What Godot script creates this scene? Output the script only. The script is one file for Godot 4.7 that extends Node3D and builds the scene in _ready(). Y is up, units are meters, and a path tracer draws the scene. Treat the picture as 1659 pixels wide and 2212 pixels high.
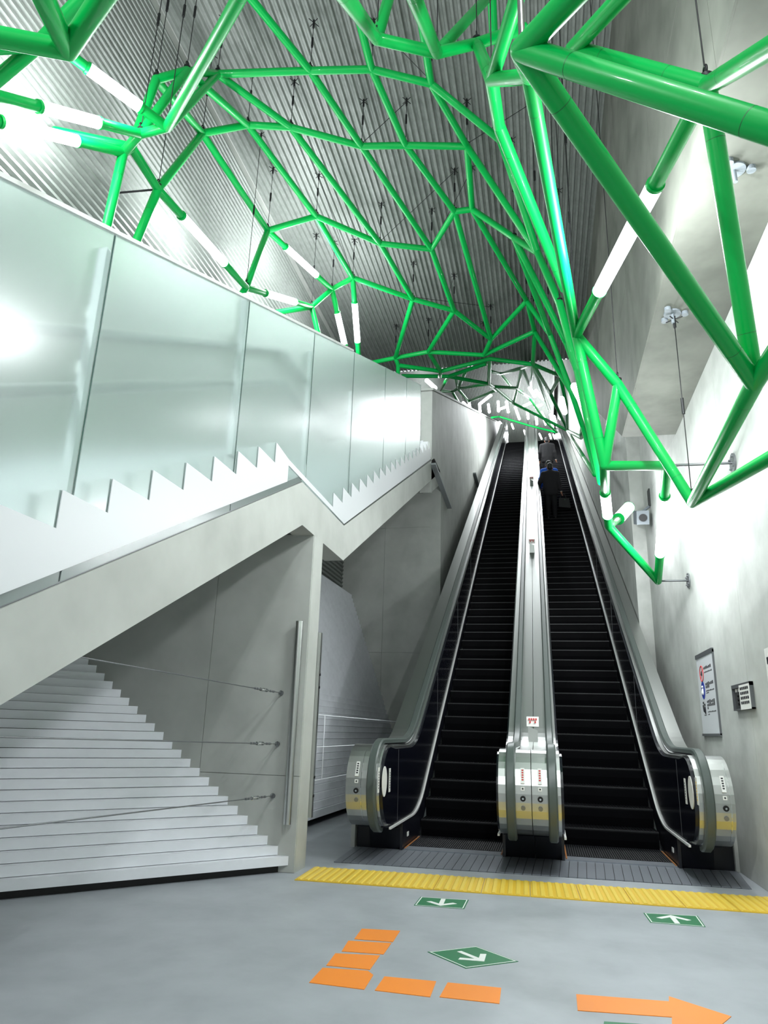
extends Node3D

# ------------------------------------------------------------------ camera numbers (from vanishing points)
const F := 1549.277
const CX := 829.5
const CY := 1106.0
const EYE := Vector3(0, 1.1, 0)
var CR := Vector3(0.977503, 0.029235, -0.208886)   # camera right
var CU := Vector3(0.033546, 0.956193, 0.290807)    # camera up
var CB := Vector3(0.208237, -0.291272, 0.933701)   # camera back
const T := 0.5844                                  # slope of the escalators
const PX := -1.97                                  # plane of the stair's outer face
var M := {}
var taken := {}
var rng := RandomNumberGenerator.new()

# ------------------------------------------------------------------ pixel -> point
func ray(px: float, py: float) -> Vector3:
	return (CR * (px - CX) - CU * (py - CY)) / F - CB
func at_d(px: float, py: float, zc: float) -> Vector3:
	return EYE + ray(px, py) * zc
func at_x(px: float, py: float, x: float) -> Vector3:
	var r := ray(px, py)
	return EYE + r * ((x - EYE.x) / r.x)
func at_y(px: float, py: float, y: float) -> Vector3:
	var r := ray(px, py)
	return EYE + r * ((y - EYE.y) / r.y)
func at_z(px: float, py: float, z: float) -> Vector3:
	var r := ray(px, py)
	return EYE + r * ((z - EYE.z) / r.z)
func fl(px: float, py: float) -> Vector3:
	return at_y(px, py, 0.0)

# ------------------------------------------------------------------ naming and tagging
func numbered(n: String) -> String:
	if not taken.has(n):
		taken[n] = 0
		return n
	taken[n] += 1
	return "%s_%03d" % [n, taken[n]]
func tag(o: Node3D, label: String, category: String, group := "") -> Node3D:
	o.set_meta("label", label)
	o.set_meta("category", category)
	if group != "":
		o.set_meta("group", group)
	return o
func structure(o: Node3D, label: String, category: String) -> Node3D:
	o.set_meta("kind", "structure")
	return tag(o, label, category)
func root(called: String, at := Vector3.ZERO) -> Node3D:
	var o := Node3D.new()
	o.name = numbered(called)
	add_child(o)
	o.position = at
	return o
func new_st() -> SurfaceTool:
	var st := SurfaceTool.new()
	st.begin(Mesh.PRIMITIVE_TRIANGLES)
	return st
func bake(st: SurfaceTool, m: Material) -> ArrayMesh:
	st.index()
	st.generate_normals()
	var me := st.commit()
	me.surface_set_material(0, m)
	return me
func put(called: String, me: Mesh, parent: Node3D, tr := Transform3D()) -> MeshInstance3D:
	var o := MeshInstance3D.new()
	o.name = numbered(called) if parent == self else called
	o.mesh = me
	o.transform = tr
	o.cast_shadow = GeometryInstance3D.SHADOW_CASTING_SETTING_ON
	parent.add_child(o, true)
	return o
func build(called: String, st: SurfaceTool, m: Material, parent: Node3D) -> MeshInstance3D:
	return put(called, bake(st, m), parent)

# ------------------------------------------------------------------ shapes
func quad(st: SurfaceTool, a: Vector3, b: Vector3, c: Vector3, d: Vector3, g := -1) -> void:
	for p in [a, b, c, a, c, d]:
		st.set_smooth_group(g)
		st.add_vertex(p)
func tri(st: SurfaceTool, a: Vector3, b: Vector3, c: Vector3, g := -1) -> void:
	for p in [a, b, c]:
		st.set_smooth_group(g)
		st.add_vertex(p)
func box(st: SurfaceTool, c: Vector3, s: Vector3, b := Basis()) -> void:
	var e := [b.x * s.x * 0.5, b.y * s.y * 0.5, b.z * s.z * 0.5]
	for k in 3:
		for sg in [1.0, -1.0]:
			var n: Vector3 = e[k] * sg
			var u: Vector3 = e[(k + 1) % 3] * sg
			var v: Vector3 = e[(k + 2) % 3]
			quad(st, c + n - u - v, c + n - u + v, c + n + u + v, c + n + u - v)
func box2(st: SurfaceTool, lo: Vector3, hi: Vector3) -> void:
	box(st, (lo + hi) * 0.5, (hi - lo).abs())
# box with bevelled long edges: bars
func prism(st: SurfaceTool, poly0: Array, o: Vector3, u: Vector3, v: Vector3, depth: float) -> void:
	var poly := PackedVector2Array(poly0)
	var n := u.cross(v).normalized()
	var area := 0.0
	for i in poly.size():
		area += poly[i].cross(poly[(i + 1) % poly.size()])
	if area < 0:
		poly.reverse()
	if depth < 0:
		o += n * depth
		depth = -depth
	var idx := Geometry2D.triangulate_polygon(poly)
	var lo := []
	var hi := []
	for p in poly:
		lo.append(o + u * p.x + v * p.y)
		hi.append(o + u * p.x + v * p.y + n * depth)
	for i in range(0, idx.size(), 3):
		var a := idx[i]
		var b := idx[i + 1]
		var c := idx[i + 2]
		if (poly[b] - poly[a]).cross(poly[c] - poly[a]) < 0:
			var t := b
			b = c
			c = t
		tri(st, hi[a], hi[c], hi[b])
		tri(st, lo[a], lo[b], lo[c])
	for i in poly.size():
		var j := (i + 1) % poly.size()
		quad(st, lo[i], hi[i], hi[j], lo[j])
# polygon given as (z, y) pairs, extruded along x
func prism_zy(st: SurfaceTool, poly: Array, x0: float, x1: float) -> void:
	prism(st, poly, Vector3(x0, 0, 0), Vector3(0, 0, 1), Vector3(0, 1, 0), -(x1 - x0))
# polygon of floor points, extruded upwards
func prism_floor(st: SurfaceTool, pts: Array, y0: float, y1: float) -> void:
	var poly := []
	for p in pts:
		poly.append(Vector2(p.x, -p.z))
	prism(st, poly, Vector3(0, y0, 0), Vector3(1, 0, 0), Vector3(0, 0, -1), y1 - y0)
func frame_of(d: Vector3) -> Basis:
	var y := d.normalized()
	var x := y.cross(Vector3(0, 0, 1) if absf(y.z) < 0.9 else Vector3(1, 0, 0)).normalized()
	return Basis(x, y, x.cross(y))
func capsule(st: SurfaceTool, a: Vector3, b: Vector3, ra: float, rb: float, seg := 16, rings := 3, caps := true) -> void:
	var f := frame_of(b - a)
	var rows := []
	if caps:
		for i in range(rings + 1):
			var t := -PI / 2 + PI / 2 * i / rings
			rows.append([a + f.y * ra * sin(t), ra * cos(t)])
		for i in range(rings + 1):
			var t := PI / 2 * i / rings
			rows.append([b + f.y * rb * sin(t), rb * cos(t)])
	else:
		rows = [[a, 0.0], [a, ra], [b, rb], [b, 0.0]]
	for i in rows.size() - 1:
		var g := 1 if caps else i + 1
		for k in seg:
			var t0 := TAU * k / seg
			var t1 := TAU * ((k + 1) % seg) / seg
			var d0 := f.x * cos(t0) + f.z * sin(t0)
			var d1 := f.x * cos(t1) + f.z * sin(t1)
			var p0: Vector3 = rows[i][0] + d0 * rows[i][1]
			var p1: Vector3 = rows[i][0] + d1 * rows[i][1]
			var q0: Vector3 = rows[i + 1][0] + d0 * rows[i + 1][1]
			var q1: Vector3 = rows[i + 1][0] + d1 * rows[i + 1][1]
			if rows[i][1] < 1e-6:
				tri(st, p0, q0, q1, g)
			elif rows[i + 1][1] < 1e-6:
				tri(st, p0, q0, p1, g)
			else:
				quad(st, p0, q0, q1, p1, g)
func cyl(st: SurfaceTool, a: Vector3, b: Vector3, r: float, seg := 16) -> void:
	capsule(st, a, b, r, r, seg, 1, false)
func tube(st: SurfaceTool, pts: Array, r: float, seg := 10) -> void:
	for i in pts.size() - 1:
		capsule(st, pts[i], pts[i + 1], r, r, seg, 2)
func torus(st: SurfaceTool, c: Vector3, n: Vector3, big: float, r: float, seg := 14, sub := 6) -> void:
	var f := frame_of(n)
	for i in seg:
		for j in sub:
			var q := []
			for ij in [[i, j], [i + 1, j], [i + 1, j + 1], [i, j + 1]]:
				var t: float = TAU * (ij[0] % seg) / seg
				var s: float = TAU * (ij[1] % sub) / sub
				q.append(c + (f.x * cos(t) + f.z * sin(t)) * (big + r * cos(s)) + f.y * r * sin(s))
			quad(st, q[0], q[1], q[2], q[3], 1)
# profile (u, n) swept along a path (s, y) of the escalators; s runs up the escalator from z = -7.5
func sweep(st: SurfaceTool, path: Array, prof: Array, closed := true) -> void:
	var rows := []
	for i in path.size():
		var d0: Vector2 = (path[i] - path[i - 1]).normalized() if i > 0 else (path[1] - path[0]).normalized()
		var d1: Vector2 = (path[i + 1] - path[i]).normalized() if i < path.size() - 1 else d0
		var n := (Vector2(-d0.y, d0.x) + Vector2(-d1.y, d1.x)).normalized()
		var k := 1.0 / maxf(0.4, n.dot(Vector2(-d0.y, d0.x)))
		var row := []
		for p in prof:
			var q: Vector2 = path[i] + n * (p.y * k)
			row.append(Vector3(p.x, q.y, -7.5 - q.x))
		rows.append(row)
	var m := prof.size()
	for i in rows.size() - 1:
		for j in (m if closed else m - 1):
			var jj := (j + 1) % m
			quad(st, rows[i][j], rows[i + 1][j], rows[i + 1][jj], rows[i][jj], j + 1)
	if closed:
		for e in [0, rows.size() - 1]:
			var idx := Geometry2D.triangulate_polygon(PackedVector2Array(prof))
			for i in range(0, idx.size(), 3):
				tri(st, rows[e][idx[i]], rows[e][idx[i + 1]], rows[e][idx[i + 2]])
func ellipse(st: SurfaceTool, c: Vector3, u: Vector3, v: Vector3, depth: float, seg := 24) -> void:
	var poly := []
	for i in seg:
		poly.append(Vector2(cos(TAU * i / seg), sin(TAU * i / seg)))
	var n := u.cross(v).normalized()
	var pts := []
	for p in poly:
		pts.append(c + u * p.x + v * p.y)
	for i in seg:
		var j := (i + 1) % seg
		tri(st, c + n * depth, pts[j] + n * depth, pts[i] + n * depth)
		quad(st, pts[i], pts[i] + n * depth, pts[j] + n * depth, pts[j])

# ------------------------------------------------------------------ materials
func noise_tex(freq: float, dark: Color, light: Color, sd: int, size := 512, oct := 5, mid := 0.5) -> NoiseTexture2D:
	var n := FastNoiseLite.new()
	n.seed = sd
	n.noise_type = FastNoiseLite.TYPE_SIMPLEX_SMOOTH
	n.frequency = freq
	n.fractal_octaves = oct
	n.fractal_gain = 0.6
	var g := Gradient.new()
	g.set_color(0, dark)
	g.set_color(1, light)
	g.add_point(mid, dark.lerp(light, 0.55))
	var t := NoiseTexture2D.new()
	t.width = size
	t.height = size
	t.seamless = true
	t.noise = n
	t.color_ramp = g
	return t
func mat(called: String, c: Color, rough := 0.6, metal := 0.0) -> StandardMaterial3D:
	var m := StandardMaterial3D.new()
	m.resource_name = called
	m.albedo_color = c
	m.roughness = rough
	m.metallic = metal
	M[called] = m
	return m
func textured(called: String, dark: Color, light: Color, scale: float, rough: float, sd: int, freq := 0.012, bump := 0.0) -> StandardMaterial3D:
	var m := mat(called, Color.WHITE, rough)
	m.albedo_texture = noise_tex(freq, dark, light, sd)
	m.uv1_triplanar = true
	m.uv1_world_triplanar = true
	m.uv1_scale = Vector3.ONE * scale
	if bump > 0.0:
		m.heightmap_enabled = true
		m.heightmap_scale = bump
		m.heightmap_texture = noise_tex(0.06, Color.BLACK, Color.WHITE, sd + 7, 256)
	return m
func make_materials() -> void:
	textured("concrete", Color(0.65, 0.66, 0.64), Color(0.77, 0.78, 0.76), 0.28, 0.75, 3, 0.010, 0.05)
	textured("concrete_smooth", Color(0.65, 0.66, 0.64), Color(0.735, 0.745, 0.725), 0.25, 0.7, 5, 0.008, 0.04)
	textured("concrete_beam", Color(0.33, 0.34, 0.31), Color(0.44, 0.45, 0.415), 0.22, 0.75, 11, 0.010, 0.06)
	textured("floor_coat", Color(0.60, 0.62, 0.64), Color(0.67, 0.69, 0.71), 0.35, 0.42, 21, 0.010, 0.02)
	textured("deck_metal", Color(0.46, 0.48, 0.46), Color(0.53, 0.55, 0.53), 0.8, 0.5, 31, 0.015)
	M.deck_metal.metallic = 0.15
	var g := mat("green_paint", Color(0.0, 0.615, 0.268), 0.4)
	g.metallic_specular = 0.3
	g.clearcoat_enabled = true
	g.clearcoat = 0.3
	g.clearcoat_roughness = 0.05
	mat("green_seam", Color(0.0, 0.36, 0.16), 0.5)
	textured("white_paint", Color(0.86, 0.87, 0.89), Color(0.91, 0.92, 0.94), 0.6, 0.5, 41)
	mat("riser_grey", Color(0.62, 0.64, 0.65), 0.5)
	mat("rail_dark", Color(0.34, 0.37, 0.37), 0.4, 0.4)
	mat("white_plate", Color(0.83, 0.84, 0.85), 0.4)
	var st := mat("steel", Color(0.74, 0.75, 0.74), 0.34, 1.0)
	mat("chrome", Color(0.85, 0.86, 0.86), 0.12, 1.0)
	mat("trim_steel", Color(0.88, 0.88, 0.87), 0.35, 0.15)
	mat("navy_panel", Color(0.055, 0.062, 0.10), 0.16)
	mat("navy_plinth", Color(0.07, 0.075, 0.11), 0.3)
	mat("step_black", Color(0.022, 0.023, 0.034), 0.6).metallic_specular = 0.2
	mat("step_edge", Color(0.085, 0.09, 0.105), 0.45, 0.1)
	mat("rubber", Color(0.30, 0.335, 0.32), 0.35)
	mat("plate_steel", Color(0.55, 0.57, 0.60), 0.38, 0.6)
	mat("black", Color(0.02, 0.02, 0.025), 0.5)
	mat("wire", Color(0.10, 0.105, 0.11), 0.5, 0.3)
	mat("galvanised", Color(0.52, 0.53, 0.54), 0.4, 0.7)
	mat("yellow_tile", Color(0.86, 0.71, 0.20), 0.5)
	mat("yellow_bar", Color(0.92, 0.80, 0.33), 0.4)
	mat("orange_mark", Color(0.96, 0.55, 0.13), 0.5)
	mat("brush_orange", Color(0.62, 0.38, 0.14), 0.6)
	mat("sign_green", Color(0.08, 0.45, 0.27), 0.45)
	mat("sign_white", Color(0.93, 0.94, 0.92), 0.45)
	mat("sticker", Color(0.90, 0.90, 0.88), 0.5)
	mat("sticker_red", Color(0.75, 0.12, 0.12), 0.5)
	mat("sticker_ink", Color(0.12, 0.12, 0.14), 0.5)
	mat("sticker_yellow", Color(0.93, 0.76, 0.10), 0.5)
	mat("sign_red", Color(0.78, 0.10, 0.12), 0.5)
	mat("sign_blue", Color(0.05, 0.20, 0.62), 0.5)
	mat("frame_grey", Color(0.45, 0.46, 0.47), 0.4, 0.6)
	mat("box_dark", Color(0.20, 0.21, 0.21), 0.5)
	mat("camera_grey", Color(0.46, 0.49, 0.51), 0.5)
	var gl := mat("frosted_glass", Color(0.91, 0.97, 0.95, 0.14), 0.22)
	gl.metallic_specular = 0.35
	gl.refraction_enabled = true
	gl.refraction_scale = 0.05
	gl.transparency = BaseMaterial3D.TRANSPARENCY_ALPHA
	mat("glass_edge", Color(0.10, 0.27, 0.24), 0.2)
	var l := mat("lamp_glow", Color(0.98, 0.99, 1.0), 0.3)
	l.emission_enabled = true
	l.emission = Color(0.96, 0.98, 1.0)
	l.emission_energy_multiplier = 6.0
	mat("skin", Color(0.62, 0.43, 0.34), 0.55)
	mat("hair_black", Color(0.07, 0.06, 0.07), 0.5)
	mat("suit_dark", Color(0.10, 0.092, 0.11), 0.85)
	mat("suit_black", Color(0.05, 0.05, 0.065), 0.85)
	mat("trousers_dark", Color(0.065, 0.065, 0.085), 0.85)
	mat("shirt_blue", Color(0.08, 0.38, 0.85), 0.75)
	mat("bag_black", Color(0.05, 0.05, 0.055), 0.4)
	mat("shoe_black", Color(0.04, 0.04, 0.045), 0.35)

# ------------------------------------------------------------------ lamps
var lamp_energy := 0.6
func tube_lamp(a: Vector3, b: Vector3, label: String, group := "", energy := 1.0, r := 0.05, rounded := false) -> void:
	var o := root("tube_lamp", (a + b) * 0.5)
	tag(o, label, "lamp", group)
	var la := a - o.position
	var lb := b - o.position
	var n := maxi(1, ceili((b - a).length() / 0.44))
	for i in n:
		var p := la.lerp(lb, float(i) / n)
		var q := la.lerp(lb, float(i + 1) / n)
		var st := new_st()
		if rounded:
			capsule(st, p, q, r, r, 16, 4)
		else:
			cyl(st, p, q, r, 18)
		build("lamp_tube", st, M.lamp_glow, o)
		var li := OmniLight3D.new()
		li.name = "tube_light"
		li.light_color = Color(0.97, 0.985, 1.0)
		li.light_energy = lamp_energy * energy * (q - p).length() / 0.3
		li.light_size = 0.04
		li.omni_range = 40.0
		li.omni_attenuation = 2.0
		li.shadow_enabled = true
		o.add_child(li, true)
		li.position = (p + q) * 0.5
	var d := (lb - la).normalized()
	if rounded:
		return
	for e in [la, lb]:
		var st := new_st()
		cyl(st, e - d * 0.012, e + d * 0.012, r + 0.003, 18)
		build("end_collar", st, M.green_paint, o)

# ------------------------------------------------------------------ corrugated sheets
# ribs of one sheet: pts(w) gives the path for a rib edge at width w and depth h
func rib_profile(w: float) -> Array:
	var out := []
	var n := roundi(w / 0.085)
	for i in n:
		var x := i * 0.085
		out.append_array([Vector2(x, 0.0), Vector2(x + 0.027, 0.0), Vector2(x + 0.0425, 0.034), Vector2(x + 0.0695, 0.034)])
	out.append(Vector2(w, 0.0))
	return out
func corrugated(st: SurfaceTool, w: float, path: Array, u: Vector3, ns: Array) -> void:
	var pr := rib_profile(w)
	for i in path.size() - 1:
		for j in pr.size() - 1:
			var a: Vector3 = path[i] + u * pr[j].x + ns[i] * pr[j].y
			var b: Vector3 = path[i + 1] + u * pr[j].x + ns[i + 1] * pr[j].y
			var c: Vector3 = path[i + 1] + u * pr[j + 1].x + ns[i + 1] * pr[j + 1].y
			var d: Vector3 = path[i] + u * pr[j + 1].x + ns[i] * pr[j + 1].y
			quad(st, a, b, c, d)

func panels(parent: Node3D, m: Material, o: Vector3, u: Vector3, v: Vector3, us: Array, vs: Array, t: float, gap := 0.004) -> void:
	var n := u.cross(v).normalized()
	for i in us.size() - 1:
		for j in vs.size() - 1:
			var st := new_st()
			var w: float = us[i + 1] - us[i] - gap
			var h: float = vs[j + 1] - vs[j] - gap
			var c: Vector3 = o + u * ((us[i] + us[i + 1]) * 0.5) + v * ((vs[j] + vs[j + 1]) * 0.5) + n * (t * 0.5)
			box(st, c, Vector3(w, h, t), Basis(u, v, n))
			build("panel", st, m, parent)

func top_line(z: float) -> float:
	return 3.09 + 0.4137 * (-1.887 - z)

# ================================================================== ready
func _ready() -> void:
	rng.seed = 7
	var cam := Camera3D.new()
	cam.name = "camera"
	add_child(cam)
	cam.transform = Transform3D(Basis(CR, CU, CB).orthonormalized(), EYE)
	cam.fov = 71.0447
	cam.near = 0.05
	cam.far = 200.0
	cam.current = true
	var env := Environment.new()
	env.background_mode = Environment.BG_COLOR
	env.background_color = Color(0, 0, 0)
	env.tonemap_mode = Environment.TONE_MAPPER_LINEAR
	env.tonemap_exposure = 1.2
	env.sdfgi_enabled = true
	env.ssao_enabled = true
	env.ssil_enabled = true
	var we := WorldEnvironment.new()
	we.name = "environment"
	we.environment = env
	add_child(we)
	make_materials()
	make_shell()
	make_stair()
	make_under_stair()
	make_escalators()
	make_floor_marks()
	make_web()
	make_right_wall_things()
	make_people()

# ------------------------------------------------------------------ shell
func make_shell() -> void:
	var st := new_st()
	box2(st, Vector3(-6.2, -0.3, 4.3), Vector3(1.9, 0.0, -52.3))
	structure(build("floor", st, M.floor_coat, self), "grey coated station floor in front of the escalators", "floor")

	# ceiling: backing slabs and corrugated sheets under them
	var ceil_path := [Vector3(0, 9, 4.2), Vector3(0, 9, -14.5), Vector3(0, 19.9, -34), Vector3(0, 19.9, -52.2)]
	var ns := [Vector3(0, -1, 0), Vector3(0, -1, 0), Vector3(0, -1, 0), Vector3(0, -1, 0)]
	var c := root("ceiling")
	structure(c, "grey corrugated metal deck ceiling with ribs running along the hall", "ceiling")
	st = new_st()
	prism_zy(st, [Vector2(4.3, 9.02), Vector2(-14.5, 9.02), Vector2(-34, 19.92), Vector2(-52.3, 19.92), Vector2(-52.3, 20.3), Vector2(-34.1, 20.3), Vector2(-14.6, 9.35), Vector2(4.3, 9.35)], -4.3, 1.2)
	build("slab", st, M.concrete_smooth, c)
	for k in 8:
		st = new_st()
		var x0 := -4.04 + k * 0.68
		var w := 0.68 if k < 7 else 0.34
		var p := []
		for q in ceil_path:
			p.append(q + Vector3(x0, 0, 0))
		corrugated(st, w, p, Vector3(1, 0, 0), ns)
		build("deck_sheet", st, M.deck_metal, c)

	# left wall
	var l := root("wall_left")
	structure(l, "pale corrugated metal wall behind the stair", "wall")
	st = new_st()
	prism_zy(st, [Vector2(-52.3, -0.05), Vector2(-52.3, 20.1), Vector2(-34, 20.1), Vector2(-14.5, 9.2), Vector2(4.3, 9.2), Vector2(4.3, 2.04), Vector2(-5.98, 2.04), Vector2(-5.98, -0.05)], -4.3, -4.06)
	build("backing", st, M.concrete_smooth, l)
	for k in 29:
		st = new_st()
		var y0 := k * 0.68
		var z0 := 4.2 if k > 2 else -6.3
		if y0 + 0.68 > 9.02:
			z0 = -14.5 - (y0 - 9.0) * 1.789
		corrugated(st, 0.68, [Vector3(-4.06, y0, z0), Vector3(-4.06, y0, -52.2)], Vector3(0, 1, 0), [Vector3(1, 0, 0), Vector3(1, 0, 0)])
		build("wall_sheet", st, M.deck_metal, l)
	# low recess behind the stepped boards
	st = new_st()
	box2(st, Vector3(-6.2, -0.05, 4.3), Vector3(-6.0, 2.2, -6.3))
	box2(st, Vector3(-6.2, 2.04, 4.3), Vector3(-4.06, 2.2, -6.3))
	box2(st, Vector3(-6.2, -0.05, -5.97), Vector3(-4.05, 2.04, -6.3))
	box2(st, Vector3(-6.2, -0.05, 4.3), Vector3(-4.05, 2.04, 4.6))
	build("recess", st, M.concrete_smooth, l)

	# right wall: lower plane, box above it, narrower wall beyond
	var r := root("wall_right")
	structure(r, "fair-faced concrete wall beside the escalators with a deep overhang", "wall")
	st = new_st()
	box2(st, Vector3(1.66, -0.05, 4.3), Vector3(1.9, 20.0, -11.35))
	build("backing", st, M.concrete, r)
	panels(r, M.concrete, Vector3(1.665, 0, 4.3), Vector3(0, 0, -1), Vector3(0, 1, 0), [0.0, 1.8, 3.6, 5.4, 7.2, 9.0, 10.8, 12.6, 14.4, 15.6], [0.0, 4.56, 9.0], -0.025)
	st = new_st()
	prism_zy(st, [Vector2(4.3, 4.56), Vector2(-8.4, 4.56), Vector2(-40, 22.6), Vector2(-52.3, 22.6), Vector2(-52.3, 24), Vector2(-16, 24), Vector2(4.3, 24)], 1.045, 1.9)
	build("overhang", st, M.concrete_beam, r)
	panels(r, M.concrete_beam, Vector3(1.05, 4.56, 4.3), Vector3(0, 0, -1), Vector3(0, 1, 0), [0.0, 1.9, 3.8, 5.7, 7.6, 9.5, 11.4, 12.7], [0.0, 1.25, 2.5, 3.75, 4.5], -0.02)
	st = new_st()
	box2(st, Vector3(1.45, 0, -11.35), Vector3(1.9, 21.0, -52.3))
	build("narrow_wall", st, M.concrete, r)

	st = new_st()
	box2(st, Vector3(-4.3, -0.05, 4.3), Vector3(1.9, 9.3, 4.6))
	structure(build("wall_back", st, M.concrete, self), "concrete wall closing the hall opposite the escalators", "wall")
	st = new_st()
	box2(st, Vector3(-4.3, -0.05, -52.3), Vector3(1.9, 24.0, -52.6))
	structure(build("wall_far", st, M.concrete, self), "concrete wall beyond the escalators' upper end", "wall")

	# parapet wall along the left of the escalators
	st = new_st()
	prism_zy(st, [Vector2(-14.3, 0), Vector2(-14.3, 6.15), Vector2(-12.95, 5.5), Vector2(-12.95, top_line(-12.95)), Vector2(-52.2, top_line(-52.2)), Vector2(-52.2, 0)], PX - 0.22, PX - 0.012)
	var w := root("wall_parapet")
	structure(w, "pale concrete parapet wall rising along the left escalator", "wall")
	build("core", st, M.concrete_smooth, w)
	# fair-faced panels with open joints on its escalator side
	var cuts := [-12.95, -14.3, -16.2, -18.1, -20.0, -22.0, -24.0, -26.0, -29.0, -32.0, -36.0, -42.0]
	for i in cuts.size() - 1:
		st = new_st()
		var z0: float = cuts[i] - (0.0 if i == 0 else 0.005)
		var z1: float = cuts[i + 1] + (0.0 if i == 0 else 0.005)
		var b0 := 0.0 if i > 0 else 5.5
		var b1 := 0.0 if i > 0 else 6.15
		prism_zy(st, [Vector2(z0, b0), Vector2(z1, b1), Vector2(z1, top_line(z1) - 0.02), Vector2(z0, top_line(z0) - 0.02)], PX - 0.012, PX)
		build("panel", st, M.concrete_smooth, w)
	st = new_st()
	prism_zy(st, [Vector2(-12.9, top_line(-12.9)), Vector2(-52.0, top_line(-52.0)), Vector2(-52.0, top_line(-52.0) + 0.05), Vector2(-12.9, top_line(-12.9) + 0.05)], PX - 0.25, PX + 0.03)
	build("coping", st, M.concrete_smooth, w)
	# slanting steel handrail brackets on that wall
	for pp in [[936, 1002, 971, 1097], [1025, 1022, 1033, 1052]]:
		st = new_st()
		var a := at_x(pp[0], pp[1], PX + 0.05)
		var b := at_x(pp[2], pp[3], PX + 0.05)
		box(st, (a + b) * 0.5, Vector3(0.04, (b - a).length(), 0.1), frame_of(b - a))
		tag(build("wall_rail", st, M.riser_grey, self), "slanting grey steel bar fixed to the pale parapet wall, " + ("the longer one" if pp[0] == 936 else "the shorter one"), "rail")

	st = new_st()
	box2(st, Vector3(-4.05, 5.6, -13.1), Vector3(PX - 0.22, 7.0, -13.3))
	structure(build("wall_stair_head", st, M.concrete_smooth, self), "dark concrete wall closing the head of the stair", "wall")

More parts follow.
